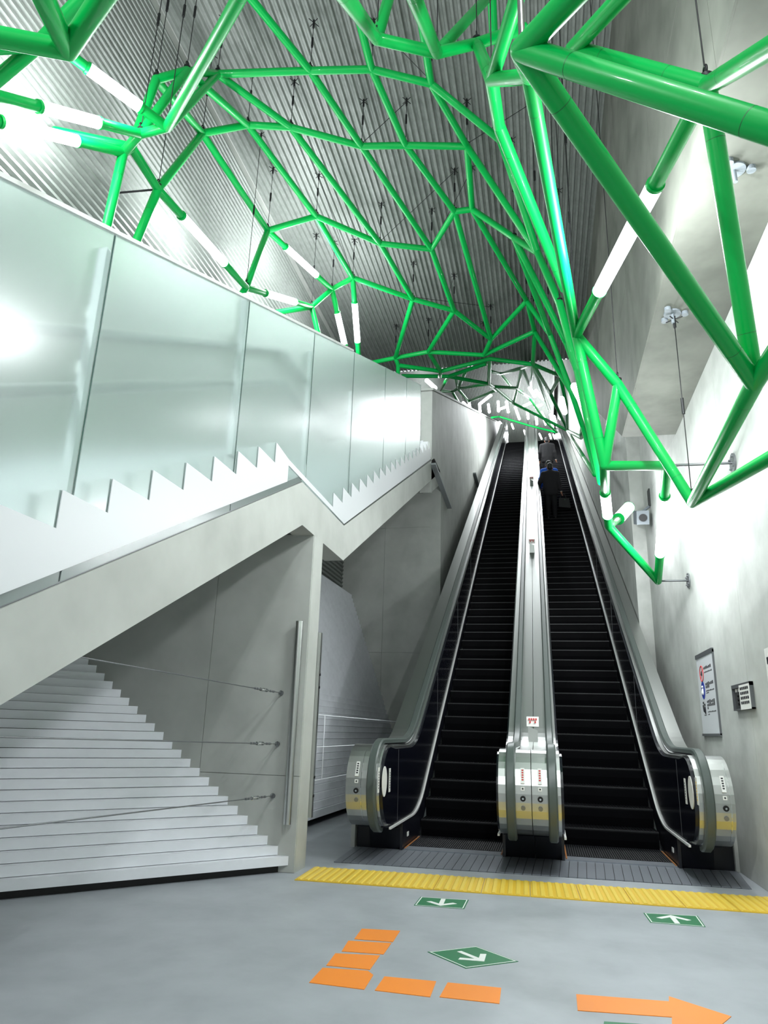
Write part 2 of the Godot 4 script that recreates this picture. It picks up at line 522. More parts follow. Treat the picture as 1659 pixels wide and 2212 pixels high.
# ------------------------------------------------------------------ stair, beam, glass
func make_stair() -> void:
	var s := root("staircase", Vector3(0, 0, 0))
	tag(s, "white concrete stair of two flights and a landing behind frosted glass", "staircase")
	# folded edge beam
	var bt := [Vector2(0.65, 0.0), Vector2(-5.56, 3.13), Vector2(-6.94, 3.13), Vector2(-13.3, 6.34)]
	var bb := [Vector2(-14.2, 6.38), Vector2(-6.97, 2.765), Vector2(-5.63, 2.765), Vector2(-0.1, 0.0)]
	var st := new_st()
	prism_zy(st, bt + bb, PX - 0.2, PX)
	build("edge_beam", st, M.concrete_smooth, s)
	# dark steel channel that holds the glass
	st = new_st()
	var ch := []
	for q in bt:
		ch.append(q + Vector2(0, 0.0))
	prism_zy(st, [Vector2(-0.4, 0.53), Vector2(-5.56, 3.13), Vector2(-5.56, 3.19), Vector2(-0.4, 0.59)], PX - 0.07, PX - 0.012)
	build("glass_channel", st, M.frame_grey, s)
	st = new_st()
	prism_zy(st, [Vector2(-6.94, 3.13), Vector2(-13.2, 6.29), Vector2(-13.2, 6.355), Vector2(-6.94, 3.195)], PX - 0.07, PX - 0.012)
	build("glass_channel", st, M.black, s)
	# treads, each a block
	var x0 := -4.0
	var x1 := PX - 0.17
	for k in range(-5, 8):
		st = new_st()
		var z := -2.54 - 0.338 * k
		var y := 1.87 + 0.17 * k
		prism_zy(st, [Vector2(z + 0.338, y), Vector2(z, y), Vector2(z, y - 0.34), Vector2(z + 0.338, y - 0.5)], x0, x1)
		build("step", st, M.white_paint, s)
	st = new_st()
	prism_zy(st, [Vector2(-4.906, 3.2), Vector2(-6.52, 3.2), Vector2(-6.9, 2.8), Vector2(-5.65, 2.8), Vector2(-4.906, 2.5)], x0, x1)
	build("landing", st, M.white_paint, s)
	for k in range(0, 20):
		st = new_st()
		var z := -6.51 - 0.338 * k
		var y := 3.35 + 0.17 * k
		prism_zy(st, [Vector2(z, y), Vector2(z - 0.338, y), Vector2(z - 0.338, y - 0.34), Vector2(z, y - 0.5)], x0, x1)
		build("step", st, M.white_paint, s)
	# soffit slab under the flights
	st = new_st()
	prism_zy(st, [Vector2(-0.3, 0.3), Vector2(-5.66, 2.95), Vector2(-6.95, 2.95), Vector2(-13.2, 6.05), Vector2(-13.2, 5.9), Vector2(-6.98, 2.79), Vector2(-5.63, 2.79), Vector2(-0.1, 0.03)], x0, PX - 0.2)
	build("soffit", st, M.concrete_smooth, s)
	# white zigzag side plates right behind the glass line
	var pl := [Vector2(-0.6, 0.7)]
	for k in range(-4, 8):
		var z := -2.54 - 0.338 * k
		var y := 1.87 + 0.17 * k
		pl.append(Vector2(z, y))
		pl.append(Vector2(z, y + 0.17))
	pl.append_array([Vector2(-5.2, 3.2), Vector2(-5.2, 3.01)])
	pl.append(Vector2(-0.6, 0.69))
	st = new_st()
	prism_zy(st, [Vector2(-0.6, 0.9)] + pl.slice(1, pl.size() - 1) + [Vector2(-0.6, 0.69)], PX - 0.005, PX)
	build("side_plate", st, M.white_plate, s)
	pl = [Vector2(-5.2, 3.15), Vector2(-5.2, 3.2), Vector2(-6.51, 3.2)]
	for k in range(0, 19):
		var z := -6.51 - 0.338 * k
		var y := 3.18 + 0.17 * k
		if k > 0:
			pl.append(Vector2(z, y))
		pl.append(Vector2(z, y + 0.17))
	pl.append(Vector2(-12.8, 6.31))
	pl.append(Vector2(-12.85, 6.15))
	pl.append(Vector2(-6.94, 3.15))
	st = new_st()
	prism_zy(st, pl, PX - 0.005, PX)
	build("side_plate", st, M.white_plate, s)
	# white risers' end plates behind the glass
	for k in range(-4, 27):
		st = new_st()
		var z := -2.54 - 0.338 * k
		var y := 1.87 + 0.17 * k
		if k > 7:
			z = -6.51 - 0.338 * (k - 8)
			y = 3.18 + 0.17 * (k - 8)
		box2(st, Vector3(PX - 0.115, y - 0.02, z - 0.012), Vector3(PX - 0.02, y + 0.17, z + 0.004))
		build("riser_plate", st, M.white_plate, s)

	# glass
	var g := root("glass_balustrade")
	tag(g, "tall frosted glass balustrade of tall panes along the stair", "balustrade")
	var js := [0.3, -1.1, -2.62, -4.2, -5.66, -7.07, -8.71, -10.27, -11.62]
	for i in js.size() - 1:
		var z0: float = js[i] - 0.006
		var z1: float = js[i + 1] + 0.006
		st = new_st()
		var low := [Vector2(z1, beam_top(z1) + 0.01)]
		for zb in [-6.94, -5.56]:
			if zb > z1 and zb < z0:
				low.append(Vector2(zb, beam_top(zb) + 0.01))
		low.append(Vector2(z0, beam_top(z0) + 0.01))
		prism_zy(st, low + [Vector2(z0, top_line(z0)), Vector2(z1, top_line(z1))], PX - 0.019, PX - 0.007)
		var pane := build("pane", st, M.frosted_glass, g)
		pane.set_meta("label", "frosted greenish glass pane")
		st = new_st()
		box2(st, Vector3(PX - 0.019, beam_top(z1) + 0.2, z1 - 0.004), Vector3(PX - 0.006, top_line(z1) - 0.01, z1 + 0.0005))
		build("pane_edge", st, M.glass_edge, g)
	st = new_st()
	prism_zy(st, [Vector2(0.3, top_line(0.3)), Vector2(-7.0, top_line(-7.0)), Vector2(-7.0, top_line(-7.0) + 0.022), Vector2(0.3, top_line(0.3) + 0.022)], PX - 0.028, PX + 0.002)
	build("top_rail", st, M.trim_steel, g)

	# handrail on the stair, seen through the glass
	var h := root("stair_handrail", Vector3(0, 0, 0))
	tag(h, "double round stair handrail on posts behind the frosted glass", "handrail")
	for hh in [0.95, 0.66]:
		st = new_st()
		var xr := PX - 0.095
		tube(st, [Vector3(xr, 1.0 + hh, -0.9), Vector3(xr, 3.2 + hh, -5.1), Vector3(xr, 3.2 + hh, -6.4), Vector3(xr, 5.65 + hh, -11.4)], 0.03, 12)
		build("rail", st, M.rail_dark, h)
	for z in [-1.1, -2.62, -4.2, -5.66, -7.07, -8.71, -10.27]:
		st = new_st()
		var yb := stair_y(z)
		box2(st, Vector3(PX - 0.075, yb, z - 0.025), Vector3(PX - 0.03, yb + 1.25, z + 0.025))
		var post := build("post", st, M.white_paint, h)
		for hh in [0.95, 0.66]:
			st = new_st()
			tube(st, [Vector3(PX - 0.06, yb + hh - 0.12, z), Vector3(PX - 0.095, yb + hh - 0.06, z), Vector3(PX - 0.095, yb + hh - 0.01, z)], 0.011, 8)
			build("bracket", st, M.steel, post)

func beam_top(z: float) -> float:
	if z > -5.56:
		return 3.13 - (z + 5.56) * 0.504
	if z > -6.94:
		return 3.13
	return 3.13 - (z + 6.94) * 0.5047
func stair_y(z: float) -> float:
	if z > -4.9:
		return 3.2 - (z + 4.9) * 0.503
	if z > -6.51:
		return 3.2
	return 3.2 - (z + 6.51) * 0.503

# ------------------------------------------------------------------ under the stair
func make_under_stair() -> void:
	# cross wall whose end stands as a pillar under the landing
	var w := root("wall_understair")
	structure(w, "grey concrete cross wall under the landing, its end flush with the beam", "wall")
	var st := new_st()
	box2(st, Vector3(-4.05, 0, -5.985), Vector3(PX, 2.78, -6.25))
	build("core", st, M.concrete_smooth, w)
	panels(w, M.concrete_smooth, Vector3(-4.05, 0, -5.985), Vector3(1, 0, 0), Vector3(0, 1, 0), [0.0, 1.19, 2.078], [0.0, 0.72, 2.78], 0.015)
	# wall at the end of the second bay
	w = root("wall_bay")
	structure(w, "dark concrete wall at the back of the bay under the upper flight", "wall")
	st = new_st()
	box2(st, Vector3(-4.05, 0, -14.32), Vector3(PX - 0.2, 6.4, -14.5))
	build("core", st, M.concrete_smooth, w)
	panels(w, M.concrete_smooth, Vector3(-4.05, 0, -14.32), Vector3(1, 0, 0), Vector3(0, 1, 0), [0.0, 0.9, 1.87], [0.0, 2.6, 5.2, 6.4], 0.015)

	# white stepped boards in the first bay
	var b := root("stepped_boards")
	tag(b, "white stepped boards filling the low space under the lower flight", "boards")
	var d := Vector3(0.6595, 0, -0.7517)           # along the boards, away from the eye
	var n := Vector3(0.7517, 0, 0.6595)            # towards the hall
	for k in 24:
		st = new_st()
		var xr := -2.02 - 0.0927 * k
		var r := Vector3(xr, 0, -5.975)
		var l := r - d * (3.2 + (0.0 if k < 20 else -0.6))
		var deep := 0.2
		# right end is cut square to the cross wall
		var rb := Vector3(xr - deep / n.x, 0, -5.975)
		var y0 := 0.055 + 0.07 * k
		prism_floor(st, [r, rb, l - n * deep, l], y0, y0 + 0.066)
		build("board", st, M.white_paint, b)
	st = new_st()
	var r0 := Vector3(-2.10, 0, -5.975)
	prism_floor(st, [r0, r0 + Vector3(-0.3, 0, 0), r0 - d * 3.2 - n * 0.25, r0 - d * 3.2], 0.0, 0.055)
	build("toe_gap_shade", st, M.black, b)  # black block in the gap under the lowest board, painting its shade

	# boards in the second bay
	b = root("stepped_boards")
	tag(b, "stepped boards behind the pillar beside the left escalator", "boards")
	d = Vector3(0.02, 0, -1).normalized()
	n = Vector3(-d.z, 0, d.x)
	for k in 42:
		st = new_st()
		var y0 := 0.09 + 0.088 * k
		var r := Vector3(-2.55 - 0.031 * k, 0, -14.3)
		var l := r - d * 7.95
		prism_floor(st, [r, r - n * 0.075, l - n * 0.075, l], y0, y0 + 0.083)
		build("board", st, M.white_paint, b)

	# barrier cables between the cross wall and the near end of the flight
	var spec := [[608, 1497, 500, 1477, 172, 1419], [600, 1607, 480, 1603, 0, 1592], [590, 1719, 470, 1732, 0, 1790]]
	var word := ["highest", "middle", "lowest"]
	for i in 3:
		var p: Array = spec[i]
		var o := root("barrier_cable")
		tag(o, "thin steel barrier cable with turnbuckle in front of white boards, the %s of three" % word[i], "cable", "barrier cables under the lower flight")
		var a := at_z(p[0], p[1], -5.97)
		var e := at_x(p[4], p[5], -2.32)
		var dir := (e - a).normalized()
		e = a + dir * 4.6
		st = new_st()
		capsule(st, a + dir * 0.42, e, 0.004, 0.004, 8, 1)
		build("cable", st, M.galvanised, o)
		st = new_st()
		capsule(st, a, a + dir * 0.42, 0.0035, 0.0035, 8, 1)
		build("rod", st, M.steel, o)
		var side := dir.cross(Vector3.UP).normalized()
		var f := Basis(side, dir, side.cross(dir))
		st = new_st()
		for sgn in [-1.0, 1.0]:
			capsule(st, a + dir * 0.3 + f.z * 0.011 * sgn, a + dir * 0.42 + f.z * 0.011 * sgn, 0.004, 0.004, 8, 1)
		for q in [0.3, 0.42]:
			cyl(st, a + dir * (q - 0.006), a + dir * (q + 0.006), 0.013, 10)
		build("turnbuckle", st, M.chrome, o)
		for q in [0.17, 0.23, 0.47, 0.52]:
			st = new_st()
			cyl(st, a + dir * (q - 0.012), a + dir * (q + 0.012), 0.009, 10)
			build("clamp", st, M.galvanised, o)
		st = new_st()
		torus(st, a + dir * 0.02, Vector3(1, 0, 0), 0.018, 0.004)
		cyl(st, Vector3(a.x, a.y, -5.97), Vector3(a.x, a.y, -5.955), 0.02, 12)
		build("eye_bolt", st, M.galvanised, o)

	# fence of the second bay
	for i in 3:
		var y: float = [1.22, 0.94, 0.655][i]
		var o := root("barrier_cable")
		tag(o, "thin white cable fence behind the pillar, the %s of three lines" % word[i], "cable", "barrier cables behind the pillar")
		st = new_st()
		capsule(st, Vector3(-2.02, y, -6.27), Vector3(-1.93, y, -14.28), 0.004, 0.004, 8, 1)
		build("cable", st, M.white_paint, o)
		st = new_st()
		cyl(st, Vector3(-2.02, y, -6.25), Vector3(-2.02, y, -6.28), 0.014, 10)
		build("eye_bolt", st, M.galvanised, o)
	st = new_st()
	capsule(st, Vector3(-2.015, 0.655, -6.75), Vector3(-2.015, 1.22, -6.75), 0.004, 0.004, 8, 1)
	tag(build("cable_spacer", st, M.white_paint, self), "thin upright rod tying the cable fence behind the pillar", "rod")

	# steel guards on the pillar
	var o := root("guard_rail")
	tag(o, "vertical round stainless guard pipe on the pillar corner beside the white boards", "guard")
	st = new_st()
	cyl(st, Vector3(-2.035, 0.36, -5.91), Vector3(-2.035, 1.98, -5.91), 0.032, 24)
	build("pipe", st, M.steel, o)
	for y in [0.6, 1.7]:
		st = new_st()
		cyl(st, Vector3(-2.035, y, -5.972), Vector3(-2.035, y, -5.9), 0.012, 10)
		build("stud", st, M.steel, o)
	o = root("guard_rail")
	tag(o, "vertical flat steel strip on the pillar edge facing the escalators", "guard")
	st = new_st()
	box2(st, Vector3(PX - 0.005, 0.38, -6.30), Vector3(PX + 0.028, 1.93, -6.255))
	build("strip", st, M.steel, o)
	for y in [0.55, 0.7, 1.45, 1.56]:
		st = new_st()
		cyl(st, Vector3(PX + 0.01, y, -6.28), Vector3(PX + 0.034, y, -6.28), 0.012, 10)
		build("bolt", st, M.wire, o)

# ------------------------------------------------------------------ escalators
func hr_path(up := 27.9) -> Array:
	var p := []
	for i in 15:
		var t := -PI / 2 - PI * i / 14.0
		p.append(Vector2(-0.73 + 0.375 * cos(t), 0.632 + 0.375 * sin(t)))
	p.append_array(incline(1.007, 0.70, up, -0.3))
	return p
# a level run that bends up into the slope through a short curve
func incline(y0: float, s0: float, up: float, from: float) -> Array:
	var p := [Vector2(from, y0)]
	var a := 0.42
	for i in 9:
		var t := i / 8.0
		var q0 := Vector2(s0 - a, y0)
		var q1 := Vector2(s0, y0)
		var q2 := Vector2(s0 + a * 0.86, y0 + a * 0.86 * T)
		p.append(q0.lerp(q1, t).lerp(q1.lerp(q2, t), t))
	var top := y0 + (up - s0) * T
	for i in 9:
		var t := i / 8.0
		var q0 := Vector2(up - a * 0.86, top - a * 0.86 * T)
		var q1 := Vector2(up, top)
		var q2 := Vector2(up + a, top)
		p.append(q0.lerp(q1, t).lerp(q1.lerp(q2, t), t))
	p.append(Vector2(up + 1.6, top))
	return p
func balustrade_poly(r: float, drop: float, low_y: float) -> Array:
	var p := []
	for i in 17:
		var t := PI / 2 + PI * i / 16.0
		p.append(Vector2(-0.73 + r * cos(t), 0.632 + r * sin(t)))
	var lo := incline(low_y, 0.85, 27.9, -0.5)
	for q in lo:
		p.append(q)
	var hi := incline(1.007 - drop, 0.70, 27.9, -0.5)
	hi.reverse()
	for q in hi:
		p.append(q)
	return p
func zy(poly: Array) -> Array:
	var out := []
	for q in poly:
		out.append(Vector2(-7.5 - q.x, q.y))
	return out

func balustrade(parent: Node3D, edge: float, panel: float, h0: float, h1: float, outer: float, plinth: float) -> void:
	var sg := signf(outer - edge)
	var st := new_st()
	prism_zy(st, zy(balustrade_poly(0.345, 0.045, 0.27)), panel + 0.004 * sg, outer)
	build("cladding", st, M.steel, parent)
	# dark inner panel, in plates with fine joints
	st = new_st()
	prism_zy(st, zy(balustrade_poly(0.325, 0.07, 0.285)), edge + 0.012 * sg, panel + 0.004 * sg)
	build("inner_panel", st, M.navy_panel, parent)
	# joint strips of the panel
	for s in [-0.35, 2.3, 4.7, 7.1]:
		st = new_st()
		var y0: float = 0.3 if s < 0.85 else 0.3 + (s - 0.85) * T
		var y1: float = 0.93 if s < 0.7 else 0.93 + (s - 0.7) * T
		box2(st, Vector3(edge + 0.0108 * sg, y0, -7.5 - s), Vector3(panel, y1, -7.504 - s))
		build("panel_joint", st, M.frame_grey, parent)
	# handrail
	st = new_st()
	sweep(st, hr_path(), [Vector2(h0, -0.018), Vector2(h0 + 0.003, 0.012), Vector2(h0 + 0.014, 0.024), Vector2(h1 - 0.014, 0.024), Vector2(h1 - 0.003, 0.012), Vector2(h1, -0.018)])
	build("handrail", st, M.rubber, parent)
	# bright guide under the handrail
	st = new_st()
	sweep(st, hr_path(), [Vector2(h0 + 0.004, -0.034), Vector2(h0 + 0.004, -0.016), Vector2(h1 - 0.004, -0.016), Vector2(h1 - 0.004, -0.034)])
	build("handrail_guide", st, M.chrome, parent)
	# trim line and skirt
	var tp := incline(0.27, 0.85, 27.9, -0.72)
	st = new_st()
	var a := minf(edge - 0.004 * sg, edge + 0.014 * sg)
	var b := maxf(edge - 0.004 * sg, edge + 0.014 * sg)
	sweep(st, tp, [Vector2(a, -0.009), Vector2(a, 0.009), Vector2(b, 0.009), Vector2(b, -0.009)])
	build("trim", st, M.trim_steel, parent)
	st = new_st()
	var lo := incline(-0.02, 0.85, 27.9, -0.1)
	var hi := incline(0.262, 0.85, 27.9, -0.1)
	hi.reverse()
	prism_zy(st, zy(lo + hi), edge + 0.004 * sg, edge + 0.03 * sg)
	build("skirt", st, M.navy_plinth, parent)
	# plinth under the newel
	st = new_st()
	prism_zy(st, zy([Vector2(-0.04, 0), Vector2(1.2, 0), Vector2(1.2, 0.42), Vector2(0.85, 0.29), Vector2(-0.55, 0.29), Vector2(-0.45, 0.24), Vector2(-0.1, 0.2)]), edge + 0.03 * sg, outer)
	build("plinth", st, M.navy_plinth, parent)
	if absf(plinth) > absf(outer) + 0.05:
		st = new_st()
		prism_zy(st, zy([Vector2(0.0, 0), Vector2(1.2, 0), Vector2(1.2, 0.24), Vector2(0.0, 0.24)]), outer, plinth)
		build("plinth", st, M.navy_plinth, parent)

func escalator(called: String, label: String, e0: float, e1: float, lft: Array, rgt: Array) -> Node3D:
	var o := root(called)
	tag(o, label, "escalator", "pair of escalators")
	balustrade(o, e0, lft[0], lft[1], lft[2], lft[3], lft[4])
	balustrade(o, e1, rgt[0], rgt[1], rgt[2], rgt[3], rgt[4])
	# steps share two meshes: body and worn edge
	var st := new_st()
	var hw := (e1 - e0) * 0.5 - 0.006
	var prof := [Vector2(0, -0.02), Vector2(0.006, 0), Vector2(0.34, 0), Vector2(0.34, -0.08), Vector2(0.06, -0.23), Vector2(0.03, -0.19), Vector2(0.008, -0.1)]
	var poly := []
	for q in prof:
		poly.append(Vector2(-q.x, q.y))
	prism_zy(st, poly, -hw, hw)
	var body := bake(st, M.step_black)
	st = new_st()
	box2(st, Vector3(-hw, -0.012, 0.002), Vector3(hw, 0.0015, -0.022))
	var edge := bake(st, M.step_edge)
	st = new_st()
	for i in 30:
		var x := -hw + (i + 0.5) * 2.0 * hw / 30
		box2(st, Vector3(x - hw / 75, 0.0, -0.03), Vector3(x + hw / 75, 0.006, -0.33))
	var cleats := bake(st, M.step_black)
	var mid := (e0 + e1) * 0.5
	for k in 80:
		var y := 0.178 + 0.1903 * k
		var s := 0.85 + (y - 0.12) / T
		var p := put("step", body, o, Transform3D(Basis(), Vector3(mid, y, -7.5 - s)))
		put("step_edge", edge, p)
		if k < 26:
			put("cleats", cleats, p)
	# flat step at the landing and comb
	st = new_st()
	box2(st, Vector3(e0 + 0.005, 0.0, -7.62), Vector3(e1 - 0.005, 0.012, -8.62))
	var flat := build("step", st, M.step_black, o)
	st = new_st()
	for i in 44:
		var x := lerpf(e0 + 0.02, e1 - 0.02, i / 43.0)
		box2(st, Vector3(x - 0.006, 0.012, -7.64), Vector3(x + 0.006, 0.019, -8.4))
	build("cleats", st, M.step_edge, flat)
	st = new_st()
	box2(st, Vector3(e0 + 0.005, 0.0, -7.42), Vector3(e1 - 0.005, 0.018, -7.62))
	build("comb_plate", st, M.plate_steel, o)
	# worn orange edge lines beside the comb
	for x in [e0 + 0.012, e1 - 0.012]:
		st = new_st()
		box2(st, Vector3(x - 0.006, 0.012, -7.45), Vector3(x + 0.006, 0.024, -8.3))
		build("edge_line", st, M.brush_orange, o)
	return o

func make_escalators() -> void:
	var l := escalator("escalator", "left escalator with dark empty steps beside the stair", -1.365, -0.42, [-1.40, -1.51, -1.43, -1.70, -1.84], [-0.395, -0.33, -0.25, -0.123, -0.135])
	var r := escalator("escalator", "right escalator carrying people beside the concrete wall", 0.15, 1.125, [0.12, 0.01, 0.09, -0.117, -0.130], [1.16, 1.20, 1.28, 1.43, 1.617])
	# stickers and buttons on the newels
	newel_marks(l, -1.605, -1.395, 1.0, true)
	newel_marks(l, -0.19, 0.0, 0.0, false)
	newel_marks(r, -0.05, 0.0, 0.0, false)
	newel_marks(r, 1.36, 1.155, -1.0, true)
	# round white disc and vertical stickers on the outer inner panels
	for e in [[l, -1.377, 1.0, 817.5, 830.0, 841.5], [r, 1.137, -1.0, 1506.0, 1493.0, 1481.0]]:
		var x: float = e[1]
		var sg: float = e[2]
		var py := 1688.0 if sg > 0 else 1712.0
		var c := at_x(e[4], py, x)
		var st := new_st()
		ellipse(st, Vector3(x, c.y, c.z), Vector3(0, 0, -0.1 * sg), Vector3(0, 0.125, 0), 0.004, 28)
		build("disc", st, M.sticker, e[0])
		for k in [3, 5]:
			var q := at_x(e[k], py - 3, x)
			st = new_st()
			box2(st, Vector3(x, q.y - 0.1, q.z - 0.03), Vector3(x + 0.003 * sg, q.y + 0.1, q.z + 0.03))
			var lab := build("sticker", st, M.sticker, e[0])
			st = new_st()
			for m in 7:
				box2(st, Vector3(x, q.y - 0.07 + m * 0.021, q.z - 0.011), Vector3(x + 0.0036 * sg, q.y - 0.058 + m * 0.021, q.z + 0.011))
			build("print", st, M.sticker_yellow if sg < 0 and k == 3 else M.sticker_ink, lab)
		st = new_st()
		box2(st, Vector3(x - 0.02 * sg, 0.1, -7.64), Vector3(x + 0.0125 * sg, 0.14, -7.72))
		build("plinth_label", st, M.sticker, e[0])
	# white columns beside the plinths
	for x in [-1.875, 1.63]:
		var st := new_st()
		box2(st, Vector3(x - 0.02, 0, -7.45), Vector3(x + 0.02, 0.5, -7.6))
		tag(build("corner_strip", st, M.concrete_smooth, self), "short pale corner strip beside the %s escalator plinth" % ("left" if x < 0 else "right"), "trim")
	# small sign stand and joint cover between the two escalators
	for i in 3:
		var s: float = [0.75, 7.0, 13.0][i]
		var y := 0.96 + maxf(0.0, s - 0.7) * T
		var o := root("deck_sign", Vector3(-0.12, y, -7.5 - s))
		tag(o, ["small white notice on a steel stand between the escalators, lowest one", "small notice stand between the escalators, halfway up", "small notice stand between the escalators beside the people"][i], "sign", "notice stands between the escalators")
		var st := new_st()
		prism(st, [Vector2(-0.05, 0), Vector2(0.05, 0), Vector2(0.05, 0.16), Vector2(-0.05, 0.2)], Vector3(0, 0, 0.02), Vector3(1, 0, 0), Vector3(0, 1, 0), -0.1)
		build("stand", st, M.steel, o)
		st = new_st()
		box(st, Vector3(0, 0.25, -0.02), Vector3(0.13, 0.11, 0.006), Basis(Vector3(1, 0, 0), -0.35))
		build("plate", st, M.sticker, o)
		st = new_st()
		for q in 4:
			box(st, Vector3(-0.036 + q * 0.024, 0.275, -0.012), Vector3(0.017, 0.02, 0.006), Basis(Vector3(1, 0, 0), -0.35))
		for q in 2:
			box(st, Vector3(-0.028 + q * 0.055, 0.245, -0.001), Vector3(0.017, 0.02, 0.006), Basis(Vector3(1, 0, 0), -0.35))
		build("print", st, M.sticker_red, o)

func newel_marks(o: Node3D, x: float, _p: float, _sg: float, outer: bool) -> void:
	# on the round steel front: angle t from straight ahead
	var items := [[0.42, "tall"], [0.12, "dot"], [-0.1, "key"], [-0.32, "button"]]
	for it in items:
		var t: float = it[0]
		var c := Vector3(x, 0.632 + 0.346 * sin(t), -7.5 + 0.73 + 0.346 * cos(t))
		var n := Vector3(0, sin(t), cos(t))
		var b := Basis(Vector3(1, 0, 0), n.cross(Vector3(1, 0, 0)), n)
		var st := new_st()
		if it[1] == "tall":
			box(st, c, Vector3(0.032, 0.13, 0.006), b)
			var s := build("sticker", st, M.sticker, o)
			st = new_st()
			for q in 5:
				box(st, c + b.y * (0.045 - 0.02 * q) + n * 0.001, Vector3(0.016, 0.012, 0.006), b)
			build("print", st, M.sticker_red if q_odd(x) else M.sticker_ink, s)
		elif it[1] == "dot":
			box(st, c, Vector3(0.03, 0.03, 0.006), b)
			var s := build("sticker", st, M.sticker, o)
			st = new_st()
			cyl(st, c, c + n * 0.005, 0.007, 12)
			build("print", st, M.sticker_ink, s)
		elif it[1] == "key":
			cyl(st, c - n * 0.004, c + n * 0.008, 0.022, 20)
			var s := build("key_switch", st, M.black, o)
			st = new_st()
			cyl(st, c, c + n * 0.011, 0.008, 14)
			build("key_slot", st, M.chrome, s)
		else:
			cyl(st, c - n * 0.004, c + n * 0.006, 0.018, 20)
			build("button", st, M.galvanised, o)
	if outer:
		var st := new_st()
		for i in 12:
			var t := -0.9 + 1.8 * i / 11.0
			var c := Vector3(x + 0.04, 0.632 + 0.346 * sin(t), -7.5 + 0.73 + 0.346 * cos(t))
			var n := Vector3(0, sin(t), cos(t))
			box(st, c, Vector3(0.004, 0.075, 0.003), Basis(Vector3(1, 0, 0), n.cross(Vector3(1, 0, 0)), n))
		build("seam", st, M.chrome, o)
func q_odd(x: float) -> bool:
	return absf(x) < 0.3

# ------------------------------------------------------------------ floor marks
func z61(x: float, y: float) -> Vector3:
	return fl(580.0 + x / 1.5375, 1800.0 + y / 1.5375)
func make_floor_marks() -> void:
	# yellow tactile strip
	var a := fl(694, 1875)
	var b := fl(642, 1901)
	var xd := (fl(1600, 1936) - a)
	xd.y = 0
	xd = xd.normalized()
	var zd := Vector3(-xd.z, 0, xd.x)
	var deep := 0.555
	var o := root("tactile_strip")
	tag(o, "yellow tactile paving strip with raised bars across the escalator landing", "paving")
	var start := a + zd * 0.0 - xd * 0.06
	var w := 0.3475
	var off := fposmod((z61(868, 165) - start).dot(xd), w)
	var edges := [0.0]
	var q := off
	while q < 3.7:
		if q > 0.03:
			edges.append(q)
		q += w
	edges.append(3.75)
	for i in edges.size() - 1:
		var u0: float = edges[i] + 0.002
		var u1: float = minf(edges[i + 1] - 0.002, (1.635 - start.x) / xd.x)
		if u1 - u0 < 0.03:
			continue
		var st := new_st()
		prism_floor(st, [start + xd * u0, start + xd * u1, start + xd * u1 + zd * deep, start + xd * u0 + zd * deep], 0.0, 0.006)
		var tile := build("tile", st, M.yellow_tile, o)
		var nb := maxi(1, roundi((u1 - u0) / 0.058))
		for k in nb:
			st = new_st()
			var c: float = u0 + (k + 0.5) * (u1 - u0) / nb
			var pr := [Vector2(-0.018, 0), Vector2(0.018, 0), Vector2(0.011, 0.006), Vector2(-0.011, 0.006)]
			prism(st, pr, start + xd * c + zd * (deep - 0.012) + Vector3(0, 0.006, 0), xd, Vector3.UP, -(deep - 0.024))
			build("bar", st, M.yellow_bar, tile)
	# grooved steel plate
	var p := root("floor_plate")
	tag(p, "dark grooved steel plate in the floor before both escalators", "floor plate")
	var c0 := z61(217, 97)
	var c1 := z61(1605, 187)
	var t0 := Vector3(-1.845, 0, -7.44)
	var t1 := Vector3(1.62, 0, -7.44)
	var n := 46
	for i in n:
		var st := new_st()
		var f0 := float(i) / n
		var f1 := (i + 0.93) / n
		prism_floor(st, [c0.lerp(c1, f0), c0.lerp(c1, f1), t0.lerp(t1, f1), t0.lerp(t1, f0)], 0.0, 0.008)
		build("slat", st, M.plate_steel, p)
	var bst := new_st()
	prism_floor(bst, [c0, c1, t1, t0], 0.0, 0.003)
	build("tray", bst, M.black, p)

	arrow_sign([[505, 212], [665, 222], [650, 252], [483, 240]], "green floor sign with white arrow pointing away from the left escalator", 180.0)
	arrow_sign([[1245, 265], [1425, 275], [1452, 312], [1268, 297]], "green floor sign with white arrow pointing to the right escalator", 0.0)
	arrow_sign([[690, 376], [830, 427], [655, 450], [528, 395]], "green diamond-turned floor sign with white arrow beside orange marks", 135.0)

	# orange guide marks
	var marks := [
		[[[310, 318], [437, 325], [413, 362], [285, 352]], "orange floor mark farthest up the line towards the escalators"],
		[[[265, 358], [408, 366], [382, 403], [243, 393]], "second orange floor mark of the line towards the escalators"],
		[[[222, 400], [370, 407], [337, 454], [192, 440]], "third orange floor mark of the line, next to the corner"],
		[[[180, 448], [330, 458], [348, 472], [318, 520], [135, 497]], "orange corner mark where the floor line turns"],
		[[[385, 477], [557, 493], [537, 545], [353, 523]], "orange floor mark right after the corner of the line"],
		[[[595, 497], [773, 515], [767, 567], [568, 545]], "orange floor mark between the corner line and the arrow"],
		[[[1022, 536], [1330, 560], [1330, 543], [1537, 610], [1490, 650], [1340, 640], [1340, 612], [1027, 590]], "long orange arrow on the floor pointing to the concrete wall"],
	]
	for m in marks:
		var st := new_st()
		var pts := []
		for k in m[0]:
			pts.append(z61(k[0], k[1]))
		prism_floor(st, pts, 0.0, 0.0025)
		tag(build("floor_mark", st, M.orange_mark, self), m[1], "floor marking", "orange floor marks")
	var st2 := new_st()
	prism_floor(st2, [fl(1305, 2208), fl(1390, 2214), fl(1390, 2240), fl(1300, 2240)], 0.0, 0.003)
	tag(build("floor_sign", st2, M.sign_green, self), "green floor sign only just showing below the orange arrow", "floor sign")

